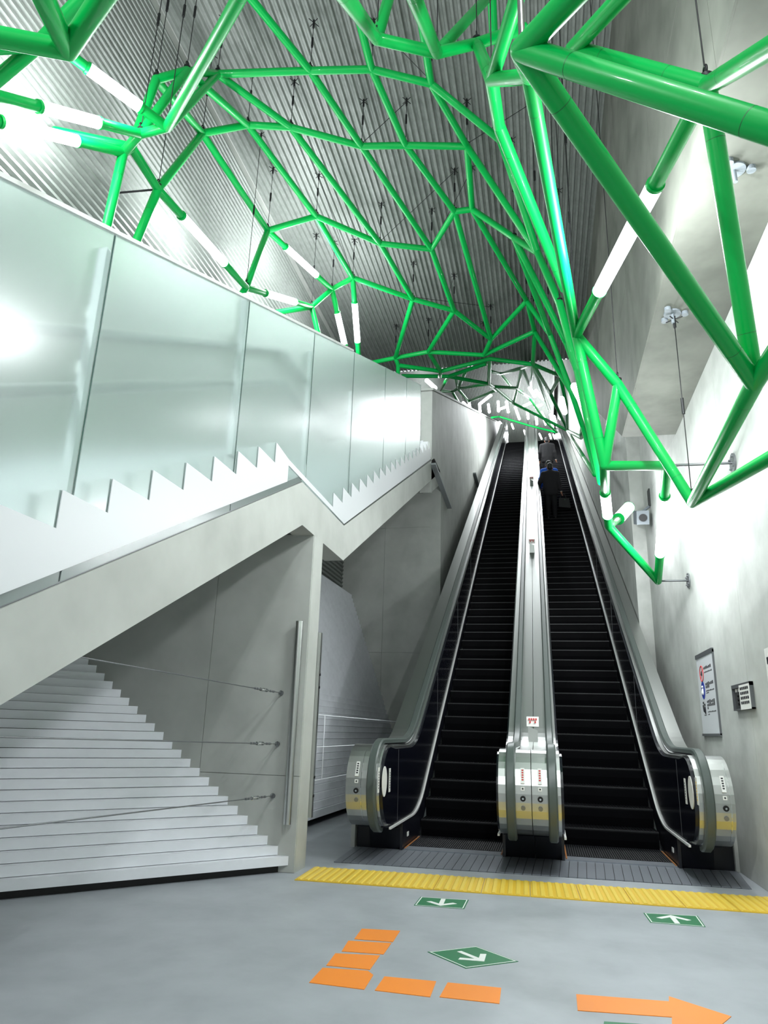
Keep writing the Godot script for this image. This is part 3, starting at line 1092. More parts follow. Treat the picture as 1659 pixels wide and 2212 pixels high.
func arrow_sign(px: Array, label: String, turn: float) -> void:
	var c := []
	for k in px:
		c.append(z61(k[0], k[1]))
	var mid: Vector3 = (c[0] + c[1] + c[2] + c[3]) / 4.0
	var o := root("floor_sign", mid)
	tag(o, label, "floor sign", "green floor arrow signs")
	var l := []
	var rim := []
	var inner := []
	for k in c:
		l.append(k - mid)
		rim.append((k - mid) * 0.955)
		inner.append((k - mid) * 0.915)
	var st := new_st()
	prism_floor(st, l, 0.0, 0.002)
	build("plate", st, M.sign_green, o)
	st = new_st()
	for i in 4:
		var j := (i + 1) % 4
		prism_floor(st, [rim[i], rim[j], inner[j], inner[i]], 0.002, 0.003)
	build("border", st, M.sign_white, o)
	st = new_st()
	var s: float = (c[1] - c[0]).length() * 0.36
	var shape := [Vector2(-0.13, -1.0), Vector2(0.13, -1.0), Vector2(0.13, 0.38), Vector2(0.62, -0.12), Vector2(0.86, 0.06), Vector2(0.0, 0.95), Vector2(-0.86, 0.06), Vector2(-0.62, -0.12), Vector2(-0.13, 0.38)]
	var pts := []
	for q in shape:
		var v := Vector3(q.x * s, 0, -q.y * s * 0.9)
		pts.append(v.rotated(Vector3.UP, deg_to_rad(-turn) + deg_to_rad(1.7)))
	prism_floor(st, pts, 0.002, 0.0035)
	build("arrow", st, M.sign_white, o)

# ------------------------------------------------------------------ green pipe web
var nodes := {}
func make_web() -> void:
	var y := 8.2
	var nd := {
		# ceiling rows
		"A": at_y(470, 160, 8.1), "B": at_y(670, 153, y), "C": at_y(803, 150, y), "D": at_y(931, 181, y), "g1": at_y(757, -30, y), "g2": at_y(897, -40, y), "g0": at_y(520, -30, y),
		"Q": at_d(437, 288, 8.4), "E": at_y(535, 270, 8.1), "Fn": at_y(628, 275, y), "G": at_y(781, 316, y), "H": at_y(876, 314, y), "I": at_y(1009, 316, y), "D2": at_d(1081, 303, 8.4),
		"R1": at_d(578, 498, 10.2), "R2": at_y(683, 467, y), "R3": at_y(821, 526, y), "R4": at_y(932, 538, y), "R5": at_y(982, 457, y), "R6": at_y(1020, 452, y), "R7": at_d(1161, 545, 8.6), "R65": at_d(1111, 514, 9.4),
		"S0": at_d(717, 625, 11.8), "S1": at_y(762, 600, y), "S2": at_y(892, 646, y), "S3": at_y(981, 671, y), "S4": at_y(1061, 733, y), "S5": at_y(1138, 650, y), "Sm": at_d(673, 663, 11.5), "T0": at_d(532, 621, 9.2),
		"U0": at_y(800, 784, y), "U1": at_y(854, 773, y), "U2": at_y(925, 760, y), "U3": at_y(1045, 767, y), "U4": at_y(1155, 716, y), "U5": at_d(1151, 787, 14.6),
		"S0d": at_d(757, 800, 12.4), "S1d": at_d(777, 800, 12.8), "Smd": at_d(695, 750, 11.2), "Sml": at_d(590, 676, 11.2),
		# left cluster
		"a": at_d(337, 172, 6.9), "b": at_d(403, 153, 7.2), "B1": at_d(361, 275, 6.3), "c1": at_d(303, 289, 6.4), "c2": at_d(266, 330, 6.5), "c3": at_d(284, 318, 6.6),
		"N": at_d(341, 409, 7.1), "Nd": at_d(262, 600, 6.9), "c2d": at_d(206, 600, 6.2), "Td": at_d(496, 672, 9.1),
		"A2": at_d(142, 112, 5.7), "A1": at_d(146, 108, 3.1), "A1l": at_d(-120, 58, 2.9), "A1m": at_d(78, -40, 2.6), "A1r": at_d(255, -55, 2.6), "A1d": at_d(205, -30, 4.0),
		"A3": at_d(85, 95, 4.2), "A3l": at_d(-70, 225, 4.3), "A3k": at_d(-80, 105, 4.0), "B1u": at_d(545, -55, 4.0), "pA": at_d(-60, 192, 5.0), "pB": at_d(-60, 247, 5.2), "pC": at_d(120, 284, 6.2),
		# right cluster
		"e1": at_d(814, 84, 5.2), "e1u": at_d(725, -35, 3.3), "e1v": at_d(850, -40, 5.6), "e2": at_d(944, 114, 5.3), "e2u": at_d(880, -40, 3.7), "e2v": at_d(1062, -15, 6.6), "e3": at_d(1030, 94, 5.6), "e3u": at_d(1130, 62, 5.2), "e2w": at_d(1066, 70, 7.0),
		"K2": at_d(1062, 172, 4.5), "K2u": at_d(1122, -20, 3.8), "K": at_d(1128, 108, 2.55), "Kr": at_d(1790, 318, 1.9), "Ku": at_d(1290, -65, 2.2), "Rn": at_d(1630, 828, 3.45), "M1": at_d(1527, 186, 3.3), "M1r": at_d(1760, 45, 2.3), "h1": at_d(1238, 106, 3.9), "h1u": at_d(1360, -25, 3.3),
		"d1a": at_d(1078, 272, 5.1), "d1b": at_d(1219, 622, 6.3), "d3": at_d(1143, 165, 3.9), "J": at_d(1245, 724, 6.2), "JK": at_d(1335, 831, 6.1), "Kb": at_d(1496, 1086, 5.6), "L": at_d(1306, 1006, 6.1), "Lend": at_d(1441, 1006, 6.35), "O": at_d(1421, 1255, 8.1), "Kbr": at_d(1740, 945, 3.9), "Rnr": at_d(1740, 660, 3.0),
		"d2c": at_d(1209, 656, 7.8), "d2d": at_d(1248, 800, 7.6), "L2": at_d(1299, 1040, 7.4), "L3": at_d(1307, 1062, 6.9), "L4": at_d(1315, 1136, 7.6), "L5": at_d(1335, 1122, 9.2), "L6": at_d(1362, 1092, 9.9),
		"f1e": at_d(1224, 742, 10.0), "f2e": at_d(1188, 722, 11.6), "f3a": at_d(1234, 846, 11.6), "f3b": at_d(1259, 922, 12.0), "f3c": at_d(1288, 1024, 11.2), "f1f": at_d(1246, 800, 9.4),
		# beyond the level ceiling
		"V1": at_d(860, 789, 14.4), "V1d": at_d(860, 815, 14.6), "V2": at_d(952, 802, 15.0), "V2d": at_d(950, 813, 15.6), "V3": at_d(1058, 775, 14.6), "V4": at_d(870, 812, 15.8), "V5": at_d(969, 813, 16.0), "V6": at_d(1052, 785, 15.2), "V7": at_d(1056, 829, 17.0),
		"X1": at_d(950, 844, 20.0), "X2": at_d(977, 846, 21.0), "X3": at_d(989, 839, 20.0), "X4": at_d(1012, 867, 23.0), "X5": at_d(992, 871, 23.0), "X6": at_d(1071, 843, 20.0), "X7": at_d(1005, 804, 17.0), "X8": at_d(985, 815, 17.0),
		"Y1": at_d(1082, 807, 19.0), "Y2": at_d(1128, 795, 16.5), "Y3": at_d(1103, 834, 21.0), "Y4": at_d(1109, 871, 22.0), "Y5": at_d(1114, 838, 19.0), "Y6": at_d(1187, 886, 22.0), "Y7": at_d(1189, 850, 18.0), "Y8": at_d(1210, 812, 16.0), "Y9": at_d(1226, 930, 20.0), "Y10": at_d(1146, 836, 19.0), "Y11": at_d(1223, 872, 17.0), "Y12": at_d(1144, 860, 24.0), "Y13": at_d(1180, 912, 28.0), "Y14": at_d(1060, 802, 18.0),
		"Z1": at_d(1062, 902, 30.0), "Z2": at_d(1078, 900, 31.0), "Z3": at_d(1139, 918, 31.0), "Z4": at_d(1165, 925, 31.0), "Z5": at_d(1203, 934, 30.0), "Z6": at_d(1240, 955, 16.0), "Z7": at_d(1262, 990, 13.5), "Z8": at_d(1285, 1025, 12.0), "Z9": at_d(1255, 945, 14.0), "W1": at_d(1066, 835, 18.0),
	}
	nodes = nd
	var web := root("pipe_web")
	tag(web, "bright green steel pipe web hanging from the ceiling and along the wall", "pipe structure")
	var links := "A-B B-C C-D D-D2 D2-d1a g0-B B-G G-R4 A-Fn b-E E-R2 Fn-R3 C-H g1-C g2-D D-I H-R5 I-R6 I-R7 Q-E E-Fn Fn-G G-H H-I Q-R1 a-Q R1-R2 R2-R3 R3-R4 R4-R5 R5-R6 R6-R65 R65-R7 R1-T0 R1-S0 R2-S1 R3-S2 R4-S3 R5-S4 R6-S5 S0-S1 S1-S2 S2-S3 S3-S4 S4-S5 S0-Sm T0-Sm S2-U1 S3-U2 S4-U3 U0-U1 U1-U2 U2-U3 U3-U4 S5-U4 U4-U5 S0-S0d S1-S1d Sm-Smd Sm-Sml "
	links += "a-b b-A a-c3 b-c1 c1-B1 c1-c2 c2-c3 c3-N N-Q N-Nd c2-c2d N-T0 T0-Td A2-B1 B1-A B1-B1u A1-A1l A1-A1m A1-A1r A3-A1d A3-A3l A3-A3k pA-c1 pB-c2 pC-c3 "
	links += "e1-e1u e1-e1v e1-e2 e2-e2u e2-e2v e2-e3 e3-e3u e3-K2 e2v-e2w K2-K2u K2-d3 K-Kr K-Ku K-Rn M1-Rn M1-M1r M1-J M1-h1 h1-h1u K2-d1a d1a-d1b d3-J d3-K J-JK JK-Kb JK-L J-L Rn-Kb Rn-Rnr Kb-Kbr L-Lend Lend-O L-L3 L3-L4 L4-O D2-R7 R7-d2c d2c-d2d d2d-L2 R65-f1e f1e-f1f f1f-L2 R65-f2e S5-f2e f2e-f3a f3a-f3b f3b-f3c L5-L6 L4-L5 U4-f3a "
	links += "U1-V1 V1-V2 U2-V2 V2-V3 V3-U5 V1-V1d V2-V2d V4-V5 V5-V6 V6-V3 V5-V7 V3-V7 V5-X1 X1-X2 X2-X3 X3-V7 X3-X4 X2-X5 X8-X3 X7-X3 X4-X6 X6-V7 Y14-Y1 Y1-Y2 Y1-Y3 U5-Y2 Y2-Y4 W1-Y5 W1-Y4 V7-W1 Y4-Y9 U5-Y8 U5-Y6 U5-Y7 Y8-Y7 Y7-Y9 Y8-Y11 Y11-Y9 Y2-Y10 U5-Y10 Z1-Z2 Z2-Z3 Z3-Z4 Z4-Z5 Y5-Y12 Y12-Y13 Y13-Z5 Y9-Z6 Z6-Z7 Z7-Z8 f3b-Z9 Y9-Z9"
	# lamps let into pipes: link -> start and end as pixels
	var inlay := {
		"A2-B1": [[186, 152, 302, 238], "white tube lamp let into the pipe above the glass, next to wall shadows", 0.85],
		"pA-c1": [[84, 227, 214, 264], "bright white tube lamp at the corrugated wall, the higher of two side by side", 0.6],
		"pB-c2": [[0, 262, 168, 303], "bright white tube lamp at the corrugated wall, the lower of two side by side", 0.6],
		"N-T0": [[391, 467, 486, 568], "long white tube lamp slanting down to the top edge of the glass", 1.0],
		"R1-S0": [[613, 537, 682, 598], "white tube lamp in the pipe between the corrugated wall and ceiling", 1.0],
		"T0-Sm": [[573, 633, 637, 655], "white tube lamp lying just above the top edge of the glass", 1.0],
		"S0-S0d": [[724, 676, 744, 745], "white tube lamp pointing down behind the glass top, on a pair's wall side", 1.0],
		"S1-S1d": [[765, 653, 772, 740], "upright white tube lamp behind the glass top, on a pair's hall side", 1.0],
		"M1-J": [[1427, 404, 1297, 631], "white tube lamp crossed by the thick green pipe below the overhang", 1.9],
		"Lend-O": [[1438, 1072, 1426, 1198], "white tube lamp standing close to the concrete wall by a wall bracket", 0.55],
		"L3-L4": [[1308, 1064, 1314, 1114], "short white tube lamp beside the right escalator's parapet", 1.6],
		"L5-L6": [[1336, 1121, 1358, 1096], "round-looking white lamp end-on in front of the wall camera", 1.2],
	}
	for s in links.split(" ", false):
		var k := s.split("-")
		var a: Vector3 = nd[k[0]]
		var b: Vector3 = nd[k[1]]
		if not inlay.has(s):
			pipe(web, a, b)
			continue
		var p: Array = inlay[s][0]
		var t0 := along(a, b, p[0], p[1])
		var t1 := along(a, b, p[2], p[3])
		if t0 > 0.02:
			pipe(web, a, a.lerp(b, t0))
		if t1 < 0.98:
			pipe(web, a.lerp(b, t1), b)
		tube_lamp(a.lerp(b, t0), a.lerp(b, t1), inlay[s][1], "", inlay[s][2], 0.075 if s == "L5-L6" else 0.05)

	# far lamps over the upper end of the escalators
	var far := [
		[922, 822, 940, 838, 17], [1036, 873, 1060, 854, 25], [1036, 875, 1037, 889, 27], [1055, 874, 1057, 890, 27], [1076, 868, 1077, 888, 27], [1094, 868, 1098, 890, 27], [1079, 884, 1096, 878, 29], [1113, 880, 1122, 905, 28], [1139, 890, 1141, 904, 29], [1158, 900, 1160, 916, 29],
		[1144, 838, 1155, 856, 20], [1160, 847, 1164, 853, 24], [1168, 854, 1171, 859, 26], [1132, 877, 1151, 868, 26], [1158, 878, 1168, 875, 27], [1176, 910, 1178, 916, 31], [1190, 899, 1192, 908, 24], [1197, 902, 1200, 914, 23], [1172, 895, 1174, 899, 28], [1192, 916, 1194, 920, 30],
		[1165, 937, 1170, 948, 33], [1187, 938, 1190, 947, 33], [1196, 940, 1198, 946, 33], [1202, 941, 1204, 946, 33], [1080, 912, 1085, 918, 30], [1089, 920, 1092, 926, 31], [1105, 916, 1109, 926, 32], [1132, 930, 1137, 943, 32], [1214, 865, 1219, 887, 13], [1249, 851, 1251, 855, 9.4], [1005, 874, 1007, 876, 26], [1014, 874, 1015, 880, 26],
	]
	for q in far:
		var dd: float = q[4]
		if q[1] > 905 and dd > 20:
			dd += 10.0
		var a := at_d(q[0], q[1], dd)
		var b := at_d(q[2], q[3], dd)
		var grow := 1.0
		if (b - a).length() < 0.25:
			grow = 0.25 / (b - a).length()
		var m := (a + b) * 0.5
		tube_lamp(m + (a - m) * grow, m + (b - m) * grow, "small white tube lamp of the cluster over the escalators' upper end", "lamps over the escalators' upper end", (3.6 if q[1] > 905 else 2.2) if q[4] > 22 else (0.6 if q[4] > 15 else 0.5), 0.05, true)
	# unseen lamps added overhead to brighten the near floor, boards and right wall
	for q in [[-3.3, 4.6, 0.8, 9.0], [0.5, 5.6, -0.4, 5.5], [-0.3, 5.2, 2.6, 3.4]]:
		var c := Vector3(q[0], q[1], q[2])
		tube_lamp(c - Vector3(0.3, 0, 0.05), c + Vector3(0.3, 0, 0.05), "unseen white tube lamp added to brighten the near floor and walls", "added lamps over the near floor", q[3])
	hangers()

func along(a: Vector3, b: Vector3, px: float, py: float) -> float:
	# where on the segment the pixel's sight line passes closest
	var d := ray(px, py).normalized()
	var u := b - a
	var w := a - EYE
	var bb := u.dot(d)
	var den := u.dot(u) - bb * bb
	return clampf((bb * w.dot(d) - u.dot(w)) / den, 0.0, 1.0)

func pipe(web: Node3D, a: Vector3, b: Vector3) -> void:
	var st := new_st()
	var near := minf(a.distance_to(EYE), b.distance_to(EYE))
	capsule(st, a, b, 0.043, 0.043, 28 if near < 5 else 18, 4)
	var p := build("pipe", st, M.green_paint, web)
	if near < 8.0 and a.distance_to(b) > 0.9:
		var d := (b - a).normalized()
		for e in [a + d * 0.24, b - d * 0.24]:
			st = new_st()
			cyl(st, e - d * 0.0012, e + d * 0.0012, 0.0434, 28)
			build("sleeve_seam", st, M.green_seam, p)

func hangers() -> void:
	var lab := "short dark hanger wire with crossed anchor between a green pipe joint and the ceiling"
	for k in ["A", "B", "C", "D", "E", "Fn", "G", "H", "I", "R1", "R2", "R3", "R4", "R5", "R6", "S0", "S1", "S2", "S3", "S4", "S5", "Sm", "U1", "U2", "U3", "U4", "a", "b", "Q", "B1", "c1", "N", "T0", "D2", "R7", "R65", "d2c", "J", "JK", "M1", "e1", "e2", "e3", "d1b", "f1e", "f2e", "d2d", "K2", "Kb"]:
		var p: Vector3 = nodes[k]
		var top := 8.97
		if p.z < -14.4:
			continue
		if p.x > 1.03:
			top = 4.55
		var o := root("hanger_wire", p)
		var h := top - p.y
		var how := lab
		if p.x > 1.03:
			how = "dark hanger wire from the overhang's soffit to the lowest green joint by the wall"
		elif h > 1.6 and p.x < -2.0:
			how = "long thin hanger wire close to the corrugated wall, down to a green joint"
		elif h > 1.6:
			how = "long thin hanger wire in the dense bundle between overhang and ceiling deck"
		tag(o, how, "wire", "hanger wires of the pipe web")
		var st := new_st()
		capsule(st, Vector3(0, 0.04, 0), Vector3(0, h, 0), 0.004, 0.004, 8, 1)
		build("wire", st, M.wire, o)
		st = new_st()
		cyl(st, Vector3(0, 0.035, 0), Vector3(0, 0.055, 0), 0.034, 14)
		torus(st, Vector3(0, 0.085, 0), Vector3(1, 0, 0), 0.026, 0.007)
		build("clamp", st, M.wire, o)
		if h > 0.5:
			st = new_st()
			cyl(st, Vector3(0, h * 0.45, 0), Vector3(0, h * 0.45 + 0.14, 0), 0.013, 10)
			build("turnbuckle", st, M.wire, o)
		st = new_st()
		for t in [0.6, 2.2]:
			var d := Vector3(cos(t), 0, sin(t)) * 0.07
			capsule(st, Vector3(0, h - 0.05, 0) - d, Vector3(0, h - 0.05, 0) + d, 0.005, 0.005, 8, 1)
		cyl(st, Vector3(0, h - 0.13, 0), Vector3(0, h - 0.02, 0), 0.013, 10)
		build("anchor", st, M.wire, o)
	# diagonal bracing wires
	var br := [["G", "H"], ["R3", "R5"], ["R4", "R6"], ["S1", "R2"], ["S2", "S4"], ["D", "C"], ["I", "R7"], ["U2", "S3"]]
	for q in br:
		var a: Vector3 = nodes[q[0]]
		var b: Vector3 = nodes[q[1]]
		var st := new_st()
		capsule(st, a + Vector3(0, 0.04, 0), Vector3(b.x, 8.9, b.z), 0.004, 0.004, 6, 1)
		tag(build("brace_wire", st, M.wire, self), "thin slanting brace wire between a green pipe joint and the ceiling", "wire", "brace wires of the pipe web")
	# wall brackets
	for q in [["Lend", 1585.0, 1000.0, "steel wall bracket rod and flange near the overhang, the higher one"], ["O", 1475.0, 1252.0, "steel wall bracket rod and round flange at the foot of the tube lamp"]]:
		var a: Vector3 = nodes[q[0]]
		var e := Vector3(1.64, a.y, a.z)
		if q[0] == "Lend":
			e = at_x(q[1], q[2], 1.64)
		var o := root("wall_bracket", e)
		tag(o, q[3], "bracket")
		var st := new_st()
		capsule(st, a - e, Vector3.ZERO, 0.012, 0.012, 12, 1)
		build("rod", st, M.galvanised, o)
		st = new_st()
		cyl(st, Vector3(-0.014, 0, 0), Vector3(0, 0, 0), 0.085, 24)
		build("flange", st, M.galvanised, o)
		for t in 4:
			st = new_st()
			var c := Vector3(0, cos(t * PI / 2 + 0.7), sin(t * PI / 2 + 0.7)) * 0.06
			cyl(st, c + Vector3(-0.03, 0, 0), c, 0.009, 8)
			build("bolt", st, M.galvanised, o)
	# steel rod between a pipe and the corrugated wall
	var st := new_st()
	capsule(st, nodes["N"], nodes["N"] + Vector3(-0.46, -0.02, 0.05), 0.01, 0.01, 8, 1)
	tag(build("wall_tie", st, M.wire, self), "short dark tie rod from the green pipe to the corrugated wall", "rod")
	# hanger with round plate on the near joint
	var o := root("hanger_bolt", nodes["K"])
	tag(o, "bright hanger bolt with round bolted plate on the thickest green joint", "hanger")
	st = new_st()
	cyl(st, Vector3(0, 0.0, -0.02), Vector3(0, 0.34, -0.02), 0.012, 14)
	cyl(st, Vector3(0, 0.36, -0.02), Vector3(0, 5.45, -0.02), 0.02, 14)
	build("rod", st, M.chrome, o)
	st = new_st()
	cyl(st, Vector3(0, 0.34, -0.02), Vector3(0, 0.36, -0.02), 0.042, 24)
	build("plate", st, M.galvanised, o)
	# flanges on the soffit of the overhang
	for q in [[1452, 676], [1585, 365]]:
		var c := at_y(q[0], q[1], 4.56)
		var f := root("ceiling_flange", c)
		tag(f, "grey anchor plate with bolts under the overhang, " + ("with a wire hanging from it" if q[0] == 1452 else "beside the thick green pipes"), "flange")
		st = new_st()
		cyl(st, Vector3(0, -0.015, 0), Vector3(0, 0, 0), 0.07, 20)
		build("plate", st, M.camera_grey, f)
		st = new_st()
		cyl(st, Vector3(0, -0.1, 0), Vector3(0, -0.01, 0), 0.014, 10)
		build("stud", st, M.camera_grey, f)
		for t in 3:
			st = new_st()
			var d := Vector3(cos(t * TAU / 3), 0, sin(t * TAU / 3)) * 0.1
			cyl(st, d + Vector3(0, -0.03, 0), d, 0.028, 12)
			build("bolt", st, M.camera_grey, f)
	st = new_st()
	var kb: Vector3 = nodes["Kb"]
	torus(st, kb + Vector3(0, 0.085, 0), Vector3(0, 0, 1), 0.03, 0.008)
	cyl(st, kb + Vector3(0, 0.035, 0), kb + Vector3(0, 0.055, 0), 0.036, 14)
	tag(build("eye_ring", st, M.galvanised, self), "steel eye ring on the lowest green joint by the wall", "ring")

# ------------------------------------------------------------------ signs, camera, box on the right wall
func make_right_wall_things() -> void:
	var x := 1.64
	var tl := at_x(1507, 1423, x)
	var tr := at_x(1540, 1397, x)
	var bl := at_x(1521, 1588, x)
	var zt := (tl.z + bl.z) * 0.5
	var zn := tr.z
	var w := zn - zt
	var y1 := (tl.y + tr.y) * 0.5
	var y0 := bl.y
	var o := root("notice_board", Vector3(x, y0, zt))
	tag(o, "tall white safety notice with red and blue pictograms on the concrete wall", "sign")
	var h := y1 - y0
	var st := new_st()
	box2(st, Vector3(-0.012, 0.0, 0.0), Vector3(0, h, w))
	build("board", st, M.white_plate, o)
	st = new_st()
	box2(st, Vector3(-0.02, -0.01, -0.01), Vector3(0, 0.014, w + 0.01))
	box2(st, Vector3(-0.02, h - 0.028, -0.01), Vector3(0, h + 0.012, w + 0.01))
	box2(st, Vector3(-0.016, 0, w - 0.006), Vector3(0, h, w + 0.01))
	build("frame", st, M.frame_grey, o)
	var cz := w * 0.27
	st = new_st()
	torus(st, Vector3(-0.0125, h * 0.76, cz), Vector3(1, 0, 0), 0.078, 0.006, 28, 6)
	box(st, Vector3(-0.0135, h * 0.76, cz), Vector3(0.003, 0.15, 0.009), Basis(Vector3(1, 0, 0), 0.78))
	build("red_pictogram", st, M.sign_red, o)
	st = new_st()
	capsule(st, Vector3(-0.013, h * 0.745, cz), Vector3(-0.013, h * 0.785, cz + 0.01), 0.012, 0.008, 8, 2)
	build("figure", st, M.sticker_ink, o)
	st = new_st()
	ellipse(st, Vector3(-0.0122, h * 0.55, cz), Vector3(0, 0, 0.088), Vector3(0, 0.088, 0), 0.002, 28)
	var disc := build("blue_pictogram", st, M.sign_blue, o)
	st = new_st()
	capsule(st, Vector3(-0.015, h * 0.515, cz), Vector3(-0.015, h * 0.56, cz), 0.02, 0.012, 8, 2)
	capsule(st, Vector3(-0.015, h * 0.59, cz), Vector3(-0.015, h * 0.592, cz), 0.014, 0.014, 8, 2)
	build("figure", st, M.sign_white, disc)
	st = new_st()
	for q in [[-0.03, 0.36], [0.03, 0.335]]:
		capsule(st, Vector3(-0.013, h * q[1], cz + q[0]), Vector3(-0.013, h * (q[1] - 0.07), cz + q[0]), 0.014, 0.01, 8, 2)
		capsule(st, Vector3(-0.013, h * (q[1] + 0.035), cz + q[0]), Vector3(-0.013, h * (q[1] + 0.037), cz + q[0]), 0.012, 0.012, 8, 2)
	for q in 3:
		box2(st, Vector3(-0.0135, h * 0.235, cz - 0.05 + q * 0.035), Vector3(-0.011, h * 0.25, cz - 0.03 + q * 0.035))
	build("black_pictogram", st, M.sticker_ink, o)
	st = new_st()
	for q in [[0.80, 0.34, 6, 0.03], [0.755, 0.36, 9, 0.014], [0.60, 0.38, 6, 0.032], [0.565, 0.38, 3, 0.032], [0.525, 0.38, 9, 0.014], [0.50, 0.38, 3, 0.014], [0.385, 0.37, 6, 0.032], [0.345, 0.37, 6, 0.032], [0.31, 0.37, 1, 0.032], [0.27, 0.37, 9, 0.014], [0.24, 0.37, 2, 0.014]]:
		var n: int = q[2]
		var gw := 0.5 * w / (6.5 if q[3] > 0.02 else 9.5)
		for i in n:
			var z0: float = w * (q[1] + 0.06) + i * gw
			box2(st, Vector3(-0.0128, h * q[0], z0), Vector3(-0.011, h * q[0] + q[3] * (0.7 + 0.3 * ((i * 7) % 3) / 2.0), z0 + gw * 0.72))
	build("print", st, M.sticker_ink, o)

	# recessed switch box with notice
	var a := at_x(1460 + 1005 / 7.9, 1360 + 960 / 7.9, x)
	var b := at_x(1460 + 1310 / 7.9, 1360 + 850 / 7.9, x)
	var c := at_x(1460 + 1090 / 7.9, 1360 + 1385 / 7.9, x)
	var bw := b.z - a.z
	var bh := a.y - c.y
	o = root("switch_box", Vector3(x, c.y, a.z))
	tag(o, "grey switch box with white notice set into the concrete wall", "switch box")
	st = new_st()
	box2(st, Vector3(-0.03, 0, 0), Vector3(0.0, bh, 0.012))
	box2(st, Vector3(-0.03, 0, bw - 0.012), Vector3(0.0, bh, bw))
	box2(st, Vector3(-0.03, 0, 0), Vector3(0.0, 0.012, bw))
	box2(st, Vector3(-0.03, bh - 0.03, 0), Vector3(0.0, bh, bw))
	build("frame", st, M.frame_grey, o)
	st = new_st()
	box2(st, Vector3(-0.012, 0.012, 0.03), Vector3(-0.001, bh - 0.03, bw * 0.42))
	var pn := build("panel", st, M.box_dark, o)
	st = new_st()
	for i in 2:
		box2(st, Vector3(-0.016, bh * 0.72, 0.06 + i * 0.09), Vector3(-0.01, bh * 0.84, 0.11 + i * 0.09))
	build("label", st, M.sticker, pn)
	st = new_st()
	for i in 3:
		cyl(st, Vector3(-0.022, bh * (0.25 + 0.16 * i), 0.14), Vector3(-0.01, bh * (0.25 + 0.16 * i), 0.14), 0.012, 10)
	build("key_switch", st, M.black, pn)
	st = new_st()
	box2(st, Vector3(-0.032, 0.0, bw * 0.44), Vector3(-0.003, bh * 0.93, bw - 0.004))
	var nt := build("notice", st, M.sticker, o)
	st = new_st()
	for r in 4:
		for i in 5:
			box2(st, Vector3(-0.0335, bh * (0.74 - 0.18 * r), bw * (0.5 + 0.09 * i)), Vector3(-0.031, bh * (0.74 - 0.18 * r) + 0.022, bw * (0.5 + 0.09 * i) + bw * 0.065))
	build("print", st, M.sticker_ink, nt)

	# poster at the frame's edge
	a = at_x(1652, 1402, x)
	c = at_x(1658, 1472, x)
	o = root("wall_poster", Vector3(x, c.y - 0.05, a.z))
	tag(o, "white notice on the concrete wall beyond the switch box", "sign")
	st = new_st()
	box2(st, Vector3(-0.006, 0, 0), Vector3(0, a.y - c.y + 0.05, 0.5))
	build("sheet", st, M.sticker, o)
	st = new_st()
	box2(st, Vector3(-0.008, (a.y - c.y) * 0.72, 0.04), Vector3(-0.004, (a.y - c.y) * 0.72 + 0.05, 0.09))
	build("print", st, M.sticker_ink, o)

	# security camera near the corner
	var cc := at_d(1390, 1092, 10.6)
	o = root("security_camera", Vector3(1.64, cc.y, cc.z))
	tag(o, "grey security camera on a wall bracket behind the bright lamp", "camera")
	st = new_st()
	box2(st, Vector3(-0.02, -0.02, -0.07), Vector3(0.0, 0.24, 0.07))
	build("wall_plate", st, M.box_dark, o)
	st = new_st()
	capsule(st, Vector3(-0.02, -0.02, 0), Vector3(-0.12, -0.1, 0.02), 0.02, 0.02, 12, 2)
	build("arm", st, M.camera_grey, o)
	st = new_st()
	box(st, Vector3(-0.15, -0.2, 0.06), Vector3(0.17, 0.2, 0.36), Basis(Vector3(1, 0, 0), 0.3))
	build("housing", st, M.camera_grey, o)
	st = new_st()
	cyl(st, Vector3(-0.15, -0.25, 0.22), Vector3(-0.15, -0.262, 0.255), 0.055, 16)
	build("lens", st, M.black, o)

# ------------------------------------------------------------------ people
func make_people() -> void:
	person(36, 0.42, 1.72, "person in dark suit holding a black bag, one hand on the escalator handrail", M.suit_dark, M.trousers_dark, true)
	person(38, 0.40, 1.66, "person in bright blue jacket right in front of the one with the bag", M.shirt_blue, M.trousers_dark, false)
	person(51, 0.45, 1.74, "person in black jacket standing highest on the right escalator", M.suit_black, M.suit_black, false)

